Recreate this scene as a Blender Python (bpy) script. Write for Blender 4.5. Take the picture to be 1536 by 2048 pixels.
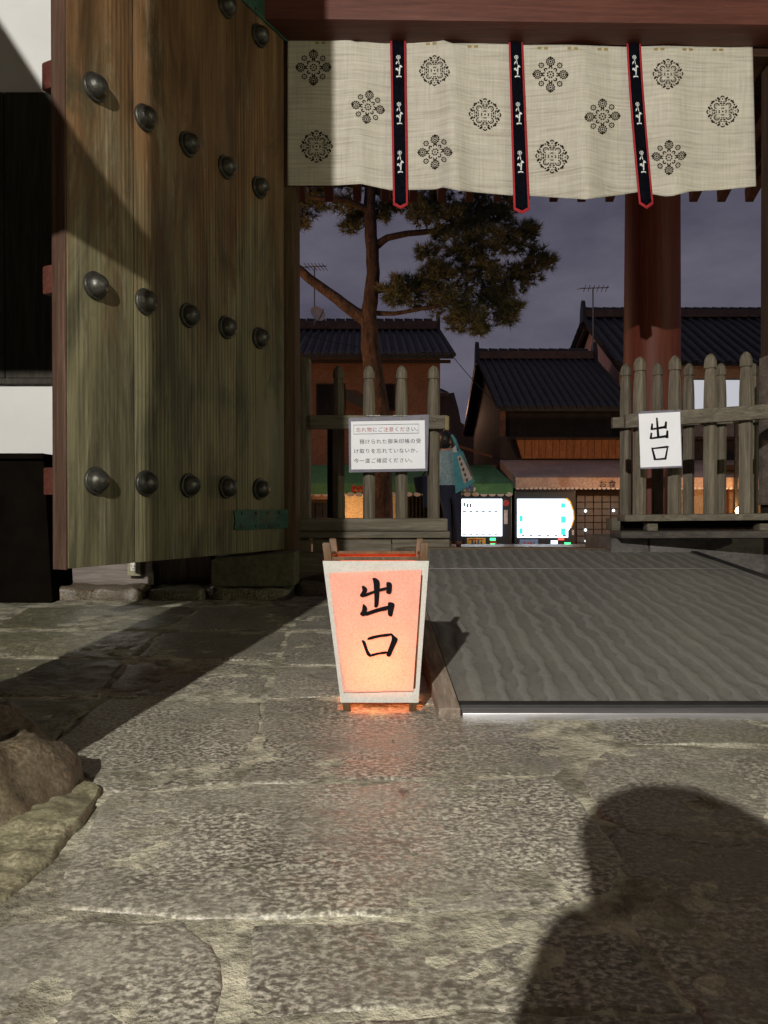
import bpy, bmesh, math, random
from mathutils import Vector, Matrix, noise
random.seed(7)
R = math.radians
sc = bpy.context.scene
for o in list(bpy.data.objects):
    bpy.data.objects.remove(o)
COL = sc.collection

# ------------------------------------------------------------------ camera
F, CX, CY, CAMZ = 1540.0, 768.0, 1024.0, 0.46
PITCH = math.atan(14 / F)
cam = bpy.data.cameras.new('camera')
cam.sensor_fit = 'VERTICAL'; cam.sensor_height = 24.0
cam.lens = F / 2048 * 24.0
cam.clip_start = 0.02; cam.clip_end = 1000
camo = bpy.data.objects.new('camera', cam); COL.objects.link(camo)
camo.location = (0, 0, CAMZ)
camo.rotation_euler = (R(90) - PITCH, 0, 0)
sc.camera = camo

# ------------------------------------------------------------------ world: cloudy night sky over a town
world = bpy.data.worlds.new('World'); sc.world = world; world.use_nodes = True
wn, wl = world.node_tree.nodes, world.node_tree.links
bg = wn['Background']
tc = wn.new('ShaderNodeTexCoord'); mp = wn.new('ShaderNodeMapping'); mp.inputs['Scale'].default_value = (3.0, 3.0, 6.5)
ns = wn.new('ShaderNodeTexNoise'); ns.inputs['Scale'].default_value = 1.3; ns.inputs['Detail'].default_value = 6; ns.inputs['Roughness'].default_value = .58
rp = wn.new('ShaderNodeValToRGB')
rp.color_ramp.elements[0].position = .33; rp.color_ramp.elements[0].color = (.070, .067, .098, 1)
rp.color_ramp.elements[1].position = .72; rp.color_ramp.elements[1].color = (.150, .138, .178, 1)
wl.new(tc.outputs['Generated'], mp.inputs[0]); wl.new(mp.outputs[0], ns.inputs['Vector'])
wl.new(ns.outputs['Fac'], rp.inputs[0]); wl.new(rp.outputs[0], bg.inputs['Color'])
bg.inputs['Strength'].default_value = 1.0

# ------------------------------------------------------------------ lamps of the precinct and the street
def lamp(name, loc, color, power, radius):
    l = bpy.data.lights.new(name, 'POINT'); l.color = color; l.energy = power; l.shadow_soft_size = radius
    o = bpy.data.objects.new(name, l); COL.objects.link(o); o.location = loc
    return o
lamp('flood_lamp', (-1.2, -3.5, 2.8), (1.0, .95, .865), 1880, .03)
lamp('green_lamp', (8.0, -1.3, 2.3), (1.0, .98, .60), 400, .06)
lamp('lane_lamp_light', (2.0, 24.0, 3.2), (1.0, .55, .35), 60, .12)
lamp('street_lamp_light', (-2.6, 10.6, 2.3), (1.0, .52, .24), 240, .12)
lamp('shop_lamp_light', (5.2, 12.4, .6), (1.0, .47, .2), 150, .12)
lamp('awning_lamp_light', (-.6, 15.3, .25), (1.0, .55, .24), 38, .08)

sc.view_settings.view_transform = 'Standard'; sc.view_settings.look = 'None'
sc.view_settings.exposure = 0; sc.view_settings.gamma = 1
sc.cycles.use_denoising = True
sc.cycles.max_bounces = 6; sc.cycles.diffuse_bounces = 1; sc.cycles.glossy_bounces = 2
sc.cycles.transmission_bounces = 4; sc.cycles.transparent_max_bounces = 6
sc.cycles.sample_clamp_indirect = 4

# ------------------------------------------------------------------ helpers
def ray(px, py):
    d = Vector(((px - CX) / F, 1.0, -(py - CY) / F))
    c, s = math.cos(-PITCH), math.sin(-PITCH)
    return Vector((d.x, d.y * c - d.z * s, d.y * s + d.z * c))
def at(px, py, y):
    d = ray(px, py); return Vector((0, 0, CAMZ)) + d * (y / d.y)
def gp(px, py, z=0.0):
    d = ray(px, py); return Vector((0, 0, CAMZ)) + d * ((z - CAMZ) / d.z)
def X(px, y): return at(px, 1010, y).x
def Z(py, y): return at(768, py, y).z

WL = {}          # world location of every object built
def link(o, parent=None):
    COL.objects.link(o)
    if parent: o.parent = parent
def thing(name, label, cat, loc, group=None):
    o = bpy.data.objects.new(name, None); link(o); o.location = loc; o.empty_display_size = .1
    WL[o.name] = Vector(loc); tag(o, label, cat, group); return o
def tag(o, label, cat, group=None):
    o['label'] = label; o['category'] = cat
    if group: o['group'] = group
    return o

class MB:
    def __init__(s): s.v = []; s.f = []; s.m = []; s.mi = 0
    def add(s, vs, fs):
        n = len(s.v); s.v += [Vector(v) for v in vs]
        for f in fs: s.f.append([i + n for i in f]); s.m.append(s.mi)
        return s
    def box(s, x0, x1, y0, y1, z0, z1):
        vs = [(x, y, z) for z in (z0, z1) for x, y in ((x0, y0), (x1, y0), (x1, y1), (x0, y1))]
        return s.add(vs, [(3, 2, 1, 0), (4, 5, 6, 7), (0, 1, 5, 4), (1, 2, 6, 5), (2, 3, 7, 6), (3, 0, 4, 7)])
    def hexa(s, p):   # 8 corners, ordered like box
        return s.add(p, [(3, 2, 1, 0), (4, 5, 6, 7), (0, 1, 5, 4), (1, 2, 6, 5), (2, 3, 7, 6), (3, 0, 4, 7)])
    def prism(s, pts, off):   # closed outline pts extruded by vector off
        n = len(pts); off = Vector(off); vs = [Vector(p) for p in pts] + [Vector(p) + off for p in pts]
        fs = [tuple(range(n))[::-1], tuple(range(n, 2 * n))] + [(i, (i + 1) % n, n + (i + 1) % n, n + i) for i in range(n)]
        return s.add(vs, fs)
    def loft(s, rings, cap=True):
        n = len(rings[0]); vs = [p for r in rings for p in r]; fs = []
        for k in range(len(rings) - 1):
            for i in range(n):
                j = (i + 1) % n; fs.append((k * n + i, k * n + j, (k + 1) * n + j, (k + 1) * n + i))
        if cap: fs.append(tuple(range(n))[::-1]); fs.append(tuple(range((len(rings) - 1) * n, len(rings) * n)))
        return s.add(vs, fs)
    def lathe(s, c, axis, prof, n=16, cap=True):   # prof: list of (distance along axis, radius)
        c = Vector(c); a = Vector(axis).normalized(); u = a.orthogonal().normalized(); w = a.cross(u)
        return s.loft([[c + a * d + (u * math.cos(2 * math.pi * i / n) + w * math.sin(2 * math.pi * i / n)) * r for i in range(n)] for d, r in prof], cap)
    def tube(s, pts, rad, n=8):
        pts = [Vector(p) for p in pts]; rings = []
        if not isinstance(rad, (list, tuple)): rad = [rad] * len(pts)
        u = None
        for k, p in enumerate(pts):
            d = (pts[min(k + 1, len(pts) - 1)] - pts[max(k - 1, 0)]).normalized()
            u = d.orthogonal().normalized() if u is None else (u - d * u.dot(d)).normalized()
            w = d.cross(u)
            rings.append([p + (u * math.cos(2 * math.pi * i / n) + w * math.sin(2 * math.pi * i / n)) * rad[k] for i in range(n)])
        return s.loft(rings)
    def build(s, name, mats, parent=None, smooth=False, bevel=0, kind=None, origin=None):
        lo = Vector((min(v.x for v in s.v), min(v.y for v in s.v), min(v.z for v in s.v)))
        hi = Vector((max(v.x for v in s.v), max(v.y for v in s.v), max(v.z for v in s.v)))
        c = Vector(origin) if origin else Vector(((lo.x + hi.x) / 2, (lo.y + hi.y) / 2, lo.z))
        me = bpy.data.meshes.new(name); me.from_pydata([v - c for v in s.v], [], s.f)
        for m in (mats if isinstance(mats, (list, tuple)) else [mats]): me.materials.append(m)
        if any(s.m): me.polygons.foreach_set('material_index', s.m)
        bm = bmesh.new(); bm.from_mesh(me)
        bmesh.ops.recalc_face_normals(bm, faces=bm.faces)
        if bevel: bmesh.ops.bevel(bm, geom=[e for e in bm.edges if len(e.link_faces) == 2 and e.calc_face_angle(0) > .6], offset=bevel, segments=2, profile=.6, affect='EDGES')
        bm.to_mesh(me); bm.free()
        if smooth:
            me.polygons.foreach_set('use_smooth', [True] * len(me.polygons))
            if smooth != True: me.set_sharp_from_angle(angle=R(smooth))
        o = bpy.data.objects.new(name, me); link(o, parent); WL[o.name] = c
        o.location = c - (WL[parent.name] if parent else Vector())
        if kind: o['kind'] = kind
        return o
def copyobj(o, parent, delta):
    c = o.copy(); COL.objects.link(c); c.parent = parent
    WL[c.name] = WL[o.name] + Vector(delta); c.location = WL[c.name] - (WL[parent.name] if parent else Vector())
    return c

# ------------------------------------------------------------------ materials
def newmat(name):
    m = bpy.data.materials.new(name); m.use_nodes = True
    return m, m.node_tree.nodes, m.node_tree.links, m.node_tree.nodes['Principled BSDF']
def coords(n, l, scale, world_space=False, rnd=True):
    mp = n.new('ShaderNodeMapping'); mp.inputs['Scale'].default_value = scale
    if world_space:
        g = n.new('ShaderNodeNewGeometry'); l.new(g.outputs['Position'], mp.inputs[0])
    else:
        t = n.new('ShaderNodeTexCoord'); src = t.outputs['Object']
        if rnd:
            oi = n.new('ShaderNodeObjectInfo'); mu = n.new('ShaderNodeMath'); mu.operation = 'MULTIPLY'; mu.inputs[1].default_value = 31.7
            l.new(oi.outputs['Random'], mu.inputs[0]); ad = n.new('ShaderNodeVectorMath'); ad.operation = 'ADD'
            l.new(src, ad.inputs[0]); l.new(mu.outputs[0], ad.inputs[1]); src = ad.outputs[0]
        l.new(src, mp.inputs[0])
    return mp.outputs[0]
def noisen(n, l, vec, scale, detail=5, rough=.6, dist=0):
    t = n.new('ShaderNodeTexNoise'); t.inputs['Scale'].default_value = scale; t.inputs['Detail'].default_value = detail
    t.inputs['Roughness'].default_value = rough; t.inputs['Distortion'].default_value = dist
    l.new(vec, t.inputs['Vector']); return t.outputs['Fac']
def ramp(n, l, fac, stops):
    r = n.new('ShaderNodeValToRGB'); e = r.color_ramp.elements
    while len(e) < len(stops): e.new(.5)
    for k, (p, c) in enumerate(stops):
        e[k].position = p; e[k].color = (*c, 1) if not isinstance(c, (int, float)) else (c, c, c, 1)
    l.new(fac, r.inputs[0]); return r.outputs[0]
def mix(n, l, fac, a, b, mode='MIX'):
    x = n.new('ShaderNodeMix'); x.data_type = 'RGBA'; x.blend_type = mode
    for sock, v in ((x.inputs[0], fac), (x.inputs[6], a), (x.inputs[7], b)):
        if isinstance(v, (int, float)): sock.default_value = v
        elif isinstance(v, tuple): sock.default_value = (*v, 1)
        else: l.new(v, sock)
    return x.outputs[2]
def bump(n, l, p, h, strength, dist=.01, normal=None):
    b = n.new('ShaderNodeBump'); b.inputs['Strength'].default_value = strength; b.inputs['Distance'].default_value = dist
    l.new(h, b.inputs['Height'])
    if normal: l.new(normal, b.inputs['Normal'])
    l.new(b.outputs[0], p.inputs['Normal']); return b.outputs[0]
def M(name, c1, c2, scale=(6, 6, 6), rough=.75, bmp=.25, lo=.35, hi=.68, fine=None, metal=0, spec=.4, world_space=False, dist=.006):
    m, n, l, p = newmat(name)
    v = coords(n, l, scale, world_space)
    a = noisen(n, l, v, 1, 6, .62, .3)
    col = ramp(n, l, a, [(lo, c1), (hi, c2)])
    h = a
    if fine:
        fb = noisen(n, l, v, fine, 5, .65)
        k = ramp(n, l, fb, [(.3, .62), (.7, 1.25)])
        col = mix(n, l, 1.0, col, k, 'MULTIPLY'); h = fb
    l.new(col, p.inputs['Base Color']); p.inputs['Roughness'].default_value = rough
    p.inputs['Metallic'].default_value = metal; p.inputs['Specular IOR Level'].default_value = spec
    if bmp: bump(n, l, p, h, bmp, dist)
    return m
def wood(name, dark, mid, light, long=(26, 26, 1.2), rough=.8, bmp=.5, stain=None):
    """weathered wood with the grain along the axis that has the small scale"""
    m, n, l, p = newmat(name)
    v = coords(n, l, long)
    g = noisen(n, l, v, 1, 6, .7, 1.1)
    g2 = noisen(n, l, v, 4.0, 4, .7, .4)
    col = ramp(n, l, g, [(.28, dark), (.5, mid), (.74, light)])
    col = mix(n, l, .55, col, ramp(n, l, g2, [(.3, .45), (.7, 1.3)]), 'MULTIPLY')
    if stain:
        vb = coords(n, l, (2.4, 2.4, 1.3)); s = noisen(n, l, vb, 1, 5, .6)
        col = mix(n, l, ramp(n, l, s, [(.45, 0.0), (.62, 1.0)]), col, stain, 'MULTIPLY')
    l.new(col, p.inputs['Base Color']); p.inputs['Roughness'].default_value = rough; p.inputs['Specular IOR Level'].default_value = .3
    bump(n, l, p, mix(n, l, .5, g, g2), bmp, .006)
    return m
def emit(name, c, s):
    m, n, l, p = newmat(name)
    p.inputs['Base Color'].default_value = (.02, .02, .02, 1); p.inputs['Emission Color'].default_value = (*c, 1); p.inputs['Emission Strength'].default_value = s
    return m
def plain(name, c, rough=.7, metal=0, spec=.4):
    return M(name, tuple(x * .82 for x in c), tuple(min(1, x * 1.15) for x in c), (9, 9, 9), rough, .12, fine=6, metal=metal, spec=spec)

def stone_mat(name, tint=(1, 1, 1), moss=.3):
    m, n, l, p = newmat(name)
    v = coords(n, l, (1, 1, 1), True)
    big = noisen(n, l, v, 3.2, 5, .6); mid = noisen(n, l, v, 22, 6, .68, .1)
    va = coords(n, l, (105, 150, 110), True); fl = noisen(n, l, va, 1, 4, .65, .15)
    fine = noisen(n, l, v, 190, 4, .7)
    base = ramp(n, l, fl, [(.34, (.085, .075, .060)), (.47, (.165, .150, .120)), (.55, (.40, .378, .312)), (.66, (.58, .55, .455))])
    smooth = ramp(n, l, mid, [(.3, (.20, .187, .152)), (.7, (.33, .312, .258))])
    col = mix(n, l, ramp(n, l, big, [(.42, 0.0), (.62, .8)]), base, smooth)
    st2 = noisen(n, l, v, 1.1, 6, .72, .4); col = mix(n, l, 1.0, col, ramp(n, l, st2, [(.32, .62), (.5, .95), (.7, 1.18)]), 'MULTIPLY')
    dirt = noisen(n, l, v, 9, 8, .8, 1.2); col = mix(n, l, ramp(n, l, dirt, [(.54, 0.0), (.66, .5)]), col, (.10, .088, .066))
    col = mix(n, l, 1.0, col, ramp(n, l, fine, [(.25, .55), (.75, 1.35)]), 'MULTIPLY')
    blot = noisen(n, l, v, 6.5, 7, .7, .5)
    col = mix(n, l, ramp(n, l, blot, [(.63, 0.0), (.68, .8)]), col, (.035, .032, .03))
    ms = noisen(n, l, v, 2.1, 4, .7)
    col = mix(n, l, ramp(n, l, ms, [(.5, 0.0), (.68, moss)]), col, (.19, .195, .12))
    oi = n.new('ShaderNodeObjectInfo')
    tintv = ramp(n, l, oi.outputs['Random'], [(0, tuple(.84 * t for t in tint)), (1, tuple(1.22 * t for t in tint))])
    col = mix(n, l, 1.0, col, tintv, 'MULTIPLY')
    l.new(col, p.inputs['Base Color'])
    l.new(ramp(n, l, mid, [(.3, .30), (.7, .56)]), p.inputs['Roughness']); p.inputs['Specular IOR Level'].default_value = .5
    b1 = bump(n, l, p, mid, .45, .007); b2 = bump(n, l, p, fl, .5, .002, b1); bump(n, l, p, fine, .35, .0015, b2)
    return m
STONE = stone_mat('paving_stone'); MOSSY = stone_mat('mossy_stone', (.60, .60, .48), .6); BROWNST = stone_mat('brown_stone', (.46, .38, .31), .3); NSTONE = stone_mat('olive_stone', (.72, .70, .56), .3)
MORTAR = M('joint_sand', (.16, .148, .108), (.50, .475, .36), (11, 11, 11), .95, .8, lo=.38, hi=.60, fine=7, world_space=True, dist=.01)
ASPHALT = M('asphalt', (.035, .035, .038), (.06, .06, .06), (3, 3, 3), .8, .4, fine=30, world_space=True)
PLASTER = M('white_plaster', (.72, .73, .72), (.82, .82, .80), (1.5, 1.5, 1.5), .9, .05, fine=None)
REDWOOD = wood('red_painted_wood', (.075, .024, .017), (.105, .034, .024), (.145, .052, .037), (1.2, 20, 20), .6, .2)
REDPOST = wood('red_column_paint', (.085, .017, .009), (.115, .023, .012), (.16, .04, .022), (14, 14, .8), .55, .15)
BROWNWOOD = wood('brown_lintel_wood', (.030, .014, .008), (.05, .024, .013), (.08, .042, .025), (1.5, 30, 30))
JAMB = wood('jamb_wood', (.045, .026, .014), (.085, .052, .028), (.14, .10, .06))
FENCEWOOD = wood('grey_fence_wood', (.070, .060, .043), (.135, .115, .085), (.22, .195, .15), (34, 34, 2.2), .8, .45)
RAILWOOD = wood('grey_rail_wood', (.070, .060, .045), (.13, .115, .086), (.215, .19, .15), (2.2, 34, 34), .8, .45)
SILLWOOD = wood('pale_sill_wood', (.14, .115, .10), (.23, .195, .175), (.33, .285, .26), (2.0, 30, 30))
SHADEBOARD = wood('shade_boards', (.03, .028, .023), (.05, .047, .038), (.08, .075, .06), (20, 20, 1.4), .9, .4)  # near-black wood that stands in for shade on the plaster wall
BLACKWOOD = M('plain_black', (.004, .0032, .0025), (.008, .0065, .005), (5, 5, 5), 1.0, .1, spec=0)
IRON = M('dark_bronze', (.06, .06, .053), (.12, .12, .105), (14, 14, 14), .42, .3, fine=5, metal=.75, spec=.5)
VERDIGRIS = M('verdigris_copper', (.020, .060, .042), (.045, .125, .090), (12, 12, 12), .6, .35, fine=5)
ALU = M('brushed_aluminium', (.42, .42, .44), (.55, .55, .57), (2, 60, 60), .35, .1, metal=.85)
RUBBER = M('black_rubber', (.012, .012, .012), (.02, .02, .02), (20, 20, 20), .6, .1)

# door wood: worn red paint high up, olive grime low down, cathedral grain
def door_mat():
    m, n, l, p = newmat('worn_door_wood')
    def stretched(sx, sz, det, rgh, dist): return noisen(n, l, coords(n, l, (sx, sx, sz)), 1, det, rgh, dist)
    g = stretched(24, .9, 8, .66, .9); f = stretched(120, 4.5, 4, .7, .5); broad = stretched(5, .8, 6, .62, 1.2)
    cath = coords(n, l, (1, 1, .07)); d2 = noisen(n, l, coords(n, l, (3, 3, .5)), 1, 3, .5)
    w = n.new('ShaderNodeTexWave'); w.wave_type = 'RINGS'; w.rings_direction = 'SPHERICAL'
    w.inputs['Scale'].default_value = 16; w.inputs['Distortion'].default_value = 3.0; w.inputs['Detail'].default_value = 2; w.inputs['Detail Scale'].default_value = 1.5
    l.new(cath, w.inputs['Vector'])
    geo = n.new('ShaderNodeNewGeometry'); sep = n.new('ShaderNodeSeparateXYZ'); l.new(geo.outputs['Position'], sep.inputs[0])
    s = noisen(n, l, coords(n, l, (4.5, 4.5, .9)), 1, 7, .7, .6)
    ad = n.new('ShaderNodeMath'); ad.operation = 'MULTIPLY_ADD'; ad.inputs[1].default_value = 3.0; l.new(s, ad.inputs[0]); l.new(sep.outputs['Z'], ad.inputs[2])
    mr = n.new('ShaderNodeMapRange'); mr.inputs['From Min'].default_value = 2.75; mr.inputs['From Max'].default_value = 3.45; l.new(ad.outputs[0], mr.inputs['Value'])
    olive = ramp(n, l, g, [(.25, (.118, .104, .055)), (.5, (.178, .162, .090)), (.8, (.265, .248, .155))])
    red = ramp(n, l, g, [(.25, (.135, .068, .028)), (.52, (.19, .104, .046)), (.8, (.255, .165, .085))])
    col = mix(n, l, mr.outputs[0], olive, red)
    worn = ramp(n, l, noisen(n, l, coords(n, l, (9, 9, .9)), 1, 8, .78, .8), [(.56, 0.0), (.66, .7)])
    col = mix(n, l, worn, col, (.33, .285, .19))
    col = mix(n, l, 1.0, col, ramp(n, l, broad, [(.34, .42), (.5, .92), (.66, 1.2)]), 'MULTIPLY')
    zone = ramp(n, l, d2, [(.45, 0.0), (.6, .55)])
    col = mix(n, l, zone, col, mix(n, l, 1.0, col, ramp(n, l, w.outputs['Fac'], [(.2, .45), (.8, 1.3)]), 'MULTIPLY'))
    col = mix(n, l, .5, col, ramp(n, l, f, [(.3, .6), (.7, 1.3)]), 'MULTIPLY')
    crack = ramp(n, l, noisen(n, l, coords(n, l, (13, 13, .22)), 1, 4, .6, .2), [(.486, 0.0), (.497, .75), (.508, 0.0)])
    col = mix(n, l, mix(n, l, 1.0, crack, ramp(n, l, d2, [(.5, 0.0), (.56, 1.0)]), 'MULTIPLY'), col, (.02, .017, .01))
    blot = noisen(n, l, coords(n, l, (4, 4, 2.2)), 1, 6, .7, .5); col = mix(n, l, ramp(n, l, blot, [(.56, 0.0), (.70, .75)]), col, (.045, .042, .022))
    l.new(col, p.inputs['Base Color']); l.new(ramp(n, l, broad, [(.3, .5), (.7, .78)]), p.inputs['Roughness']); p.inputs['Specular IOR Level'].default_value = .35
    b = bump(n, l, p, f, .4, .003); bump(n, l, p, g, .45, .006, b)
    return m
DOOR = door_mat()
BATTEN = wood('batten_red', (.05, .014, .009), (.085, .024, .016), (.12, .04, .028), (14, 14, 14), .7, .3)
DOOREDGE = wood('worn_red_edge', (.045, .023, .015), (.08, .042, .028), (.16, .11, .08))

# ------------------------------------------------------------------ ground and platform
g = MB(); g.add([(-500, -500, -1.05), (500, -500, -1.05), (500, 900, -1.05), (-500, 900, -1.05)], [(0, 1, 2, 3)])
g.build('street', ASPHALT, kind='structure')
g = MB(); g.box(-7, 7, 4.25, 11.6, -1.04, -.13)
g.build('outer_platform', STONE, kind='structure')
# bed of the paving: sandy joints, uneven
g = MB(); nx, ny = 260, 260
bx0, bx1, by0, by1 = -3.2, 4.2, .25, 4.25
for j in range(ny + 1):
    for i in range(nx + 1):
        x = bx0 + (bx1 - bx0) * i / nx; y = by0 + (by1 - by0) * (j / ny) ** 1.5
        z = -.0022 + .0028 * noise.noise((x * 6, y * 6, 0)) + .002 * noise.noise((x * 25, y * 25, 3)) + .0015 * noise.noise((x * 70, y * 70, 5))
        q = Vector((x, y)) - Vector((-.60, 1.47)); z -= .07 * math.exp(-(q.x ** 2 / .004 + q.y ** 2 / .012))
        g.v.append(Vector((x, y, z)))
for j in range(ny):
    for i in range(nx):
        a = j * (nx + 1) + i; g.f.append([a, a + 1, a + nx + 2, a + nx + 1]); g.m.append(0)
n0 = len(g.v)
g.add([(-7, -9, -.03), (7, -9, -.03), (7, by0, -.03), (-7, by0, -.03), (-7, 4.25, -.03), (bx0, 4.25, -.03), (bx0, by0, -.03), (bx1, by0, -.03), (7, 4.25, -.03), (bx1, 4.25, -.03)], [(0, 1, 2, 7, 6, 3), (3, 6, 5, 4), (7, 2, 8, 9)])
g.box(-7, 7, -9, 4.25, -1.04, -.06)
floor = g.build('stone_paving', MORTAR, kind='structure', smooth=40, origin=(0, 2, 0))

def slab(pix, mat=STONE, h=0.0, rough=.0045, seg=.02, inset=.0065, edge=.0032, rings=26, name='stone_slab', world=None, tilt=(0, 0)):
    pts = [Vector(p) for p in world] if world else [gp(*p).to_2d() for p in pix]
    c = sum(pts, Vector((0, 0))) / len(pts)
    out = []
    for i, p in enumerate(pts):
        q = pts[(i + 1) % len(pts)]; k = max(2, min(60, int((q - p).length / seg)))
        for j in range(k):
            t = p.lerp(q, j / k); d = (c - t).normalized()
            jit = .010 * noise.noise((t.x * 9, t.y * 9, 7.7)) + .005 * noise.noise((t.x * 31, t.y * 31, 1.1))
            out.append(t + d * (inset + jit))
    b = MB(); n = len(out)
    def hz(p, e):
        z = h + rough * (noise.noise((p.x * 4, p.y * 4, 2.0)) + .5 * noise.noise((p.x * 14, p.y * 14, 5)) + .35 * noise.noise((p.x * 40, p.y * 40, 9)))
        return z + tilt[0] * (p.x - c.x) + tilt[1] * (p.y - c.y) - e
    rr = []
    for k in range(rings + 1):
        t = k / rings; t = 1 - (1 - t) ** 1.15
        rr.append([(lambda p: Vector((p.x, p.y, hz(p, 0))))(c.lerp(o_, max(.02, t))) for o_ in out])
    last = []
    for dd, e in ((.003, edge * .2), (.006, edge * .6), (.008, edge * 1.2), (.008, .05 + h)):
        last.append([Vector(((o_ + (o_ - c).normalized() * dd).x, (o_ + (o_ - c).normalized() * dd).y, hz(o_, 0) - e)) for o_ in out])
    b.loft(rr + last, cap=False); b.f.append(list(range(n))[::-1]); b.m.append(0)
    return b.build(name, mat, floor, smooth=True)
SL = [
 [(-420, 1852), (-100, 1854), (0, 1848), (200, 1842), (366, 1844), (425, 1887), (442, 1925), (440, 2000), (405, 2130), (300, 2400), (-900, 2400)],
 [(515, 1852), (800, 1840), (1110, 1822), (1230, 1842), (1330, 1960), (1380, 2018), (1000, 2014), (768, 2016), (490, 2038), (497, 1950)],
 [(482, 2052), (768, 2030), (1000, 2027), (1400, 2032), (1500, 2400), (420, 2400)],
 [(1248, 1836), (1600, 1792), (2100, 1792), (2500, 2400), (1520, 2400), (1400, 2012), (1345, 1955)],
 [(215, 1588), (310, 1582), (465, 1574), (640, 1568), (900, 1560), (1108, 1554), (1150, 1595), (1200, 1650), (1235, 1720), (1235, 1825), (1110, 1812), (800, 1828), (380, 1834), (225, 1822), (120, 1808), (135, 1745), (185, 1650)],
 [(1162, 1560), (1207, 1497), (1540, 1499), (2000, 1500), (2200, 1655), (1700, 1664), (1270, 1659), (1215, 1638)],
 [(1225, 1650), (1270, 1668), (1700, 1673), (2210, 1664), (2400, 1780), (1600, 1782), (1245, 1822), (1245, 1720)],
 [(530, 1402), (650, 1398), (900, 1416), (1140, 1436), (1195, 1487), (1110, 1549), (900, 1554), (640, 1561), (478, 1566), (520, 1480)],
 [(1158, 1428), (2200, 1428), (2200, 1490), (1208, 1487)],
 [(118, 1520), (92, 1502), (175, 1424), (218, 1398), (330, 1400), (522, 1403), (515, 1470), (468, 1565), (310, 1577), (215, 1581)],
 [(205, 1392), (522, 1396), (548, 1330), (440, 1324), (260, 1322)],
 [(270, 1316), (550, 1320), (572, 1264), (400, 1262), (330, 1265)],
 [(335, 1258), (575, 1258), (605, 1214), (420, 1212)],
 [(560, 1334), (700, 1336), (1150, 1340), (1150, 1422), (900, 1410), (650, 1392), (532, 1397)],
 [(580, 1266), (1150, 1268), (1150, 1333), (700, 1330), (562, 1327)],
 [(612, 1214), (1150, 1214), (1150, 1261), (582, 1259)],
 [(1160, 1214), (2200, 1214), (2200, 1330), (1160, 1330)],
 [(1160, 1338), (2200, 1338), (2200, 1422), (1160, 1422)],
 [(625, 1168), (2000, 1168), (2000, 1208), (612, 1208)],
]
for k, s in enumerate(SL): slab(s, STONE, h=random.uniform(-.0012, .0012), rings=34 if k < 9 else 18, seg=.012 if k < 5 else .02)
for s in ([(-260, 1400), (205, 1398), (165, 1424), (80, 1500), (40, 1496), (-320, 1480)],
          [(-250, 1392), (195, 1392), (250, 1322), (-60, 1318)], [(-60, 1312), (260, 1315), (320, 1264), (170, 1262), (-20, 1266)],
          [(-20, 1258), (170, 1256), (325, 1258), (405, 1214), (200, 1213), (60, 1216)]):
    slab(s, MOSSY, h=.001, rough=.010, rings=20)
slab([(-150, 1690), (0, 1655), (60, 1642), (140, 1560), (205, 1578), (165, 1650), (100, 1722), (0, 1805), (-100, 1842), (-420, 1842)], NSTONE, h=.010, rough=.020, edge=.02, rings=40, seg=.01)
# rough kerb stones under the wall
def rough_block(x0, x1, y0, y1, z0, z1, mat, name='base_stone', parent=None, amp=.012, nseg=(18, 5, 6)):
    bm = bmesh.new(); bmesh.ops.create_cube(bm, size=1)
    bmesh.ops.subdivide_edges(bm, edges=bm.edges, cuts=9, use_grid_fill=True)
    b = MB()
    for v in bm.verts:
        p = Vector((x0 + (v.co.x + .5) * (x1 - x0), y0 + (v.co.y + .5) * (y1 - y0), z0 + (v.co.z + .5) * (z1 - z0)))
        e = Vector((abs(v.co.x), abs(v.co.y), abs(v.co.z))) * 2
        corner = sorted(e)[1] ** 8
        cc = Vector(((x0 + x1) / 2, (y0 + y1) / 2, (z0 + z1) / 2))
        p += (cc - p).normalized() * corner * .018
        p += amp * Vector((noise.noise(p * 11), noise.noise(p * 11 + Vector((5, 5, 5))), noise.noise(p * 13 + Vector((9, 2, 1)))))
        b.v.append(p)
    bm.verts.index_update()
    for f in bm.faces: b.f.append([v.index for v in f.verts]); b.m.append(0)
    bm.free()
    return b.build(name, mat, parent, smooth=True)

# ------------------------------------------------------------------ temple gate
HX, HY = -.51, 3.95            # door hinge
gate = thing('temple_gate', 'old red and brown timber temple gate framing the view to the street', 'gate', (.7, 4.1, 0))
def gy(x): return .02 * x
def gbox(name, mat, x0, x1, y0, y1, z0, z1, bevel=.006, parent=gate):
    b = MB(); b.hexa([(x, y + gy(x), z) for z in (z0, z1) for x, y in ((x0, y0), (x1, y0), (x1, y1), (x0, y1))])
    return b.build(name, mat, parent, bevel=bevel, smooth=30)
gbox('door_post', JAMB, -.66, -.458, 4.0, 4.22, .0, 3.6)
b = MB(); xl = 2.05
b.hexa([(xl - .0, 3.90, 0), (xl + .34, 3.90, 0), (xl + .34, 4.2, 0), (xl - .0, 4.2, 0), (xl - .008, 3.90, 3.6), (xl + .34, 3.90, 3.6), (xl + .34, 4.2, 3.6), (xl - .008, 4.2, 3.6)])
b.build('door_post', wood('dark_post_wood', (.028, .018, .012), (.055, .037, .026), (.10, .07, .05)), gate, bevel=.012, smooth=30)
b = MB(); b.box(xl - .022, xl - .009, 4.05, 4.17, .46, Z(712, 4.1)); b.build('patch_board', M('peeling_board', (.12, .105, .09), (.24, .22, .2), (8, 8, 20), .7, .5, fine=5), gate, bevel=.003)
gbox('head_beam', REDWOOD, -1.4, 3.0, 3.80, 3.99, 2.84, 3.35, .012)
gbox('lintel', BROWNWOOD, -.455, 2.04, 4.0, 4.2, 2.80, 3.3, .008)
gbox('threshold', RAILWOOD, -.452, 2.038, 4.10, 4.22, -.02, .205, .006)
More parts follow.
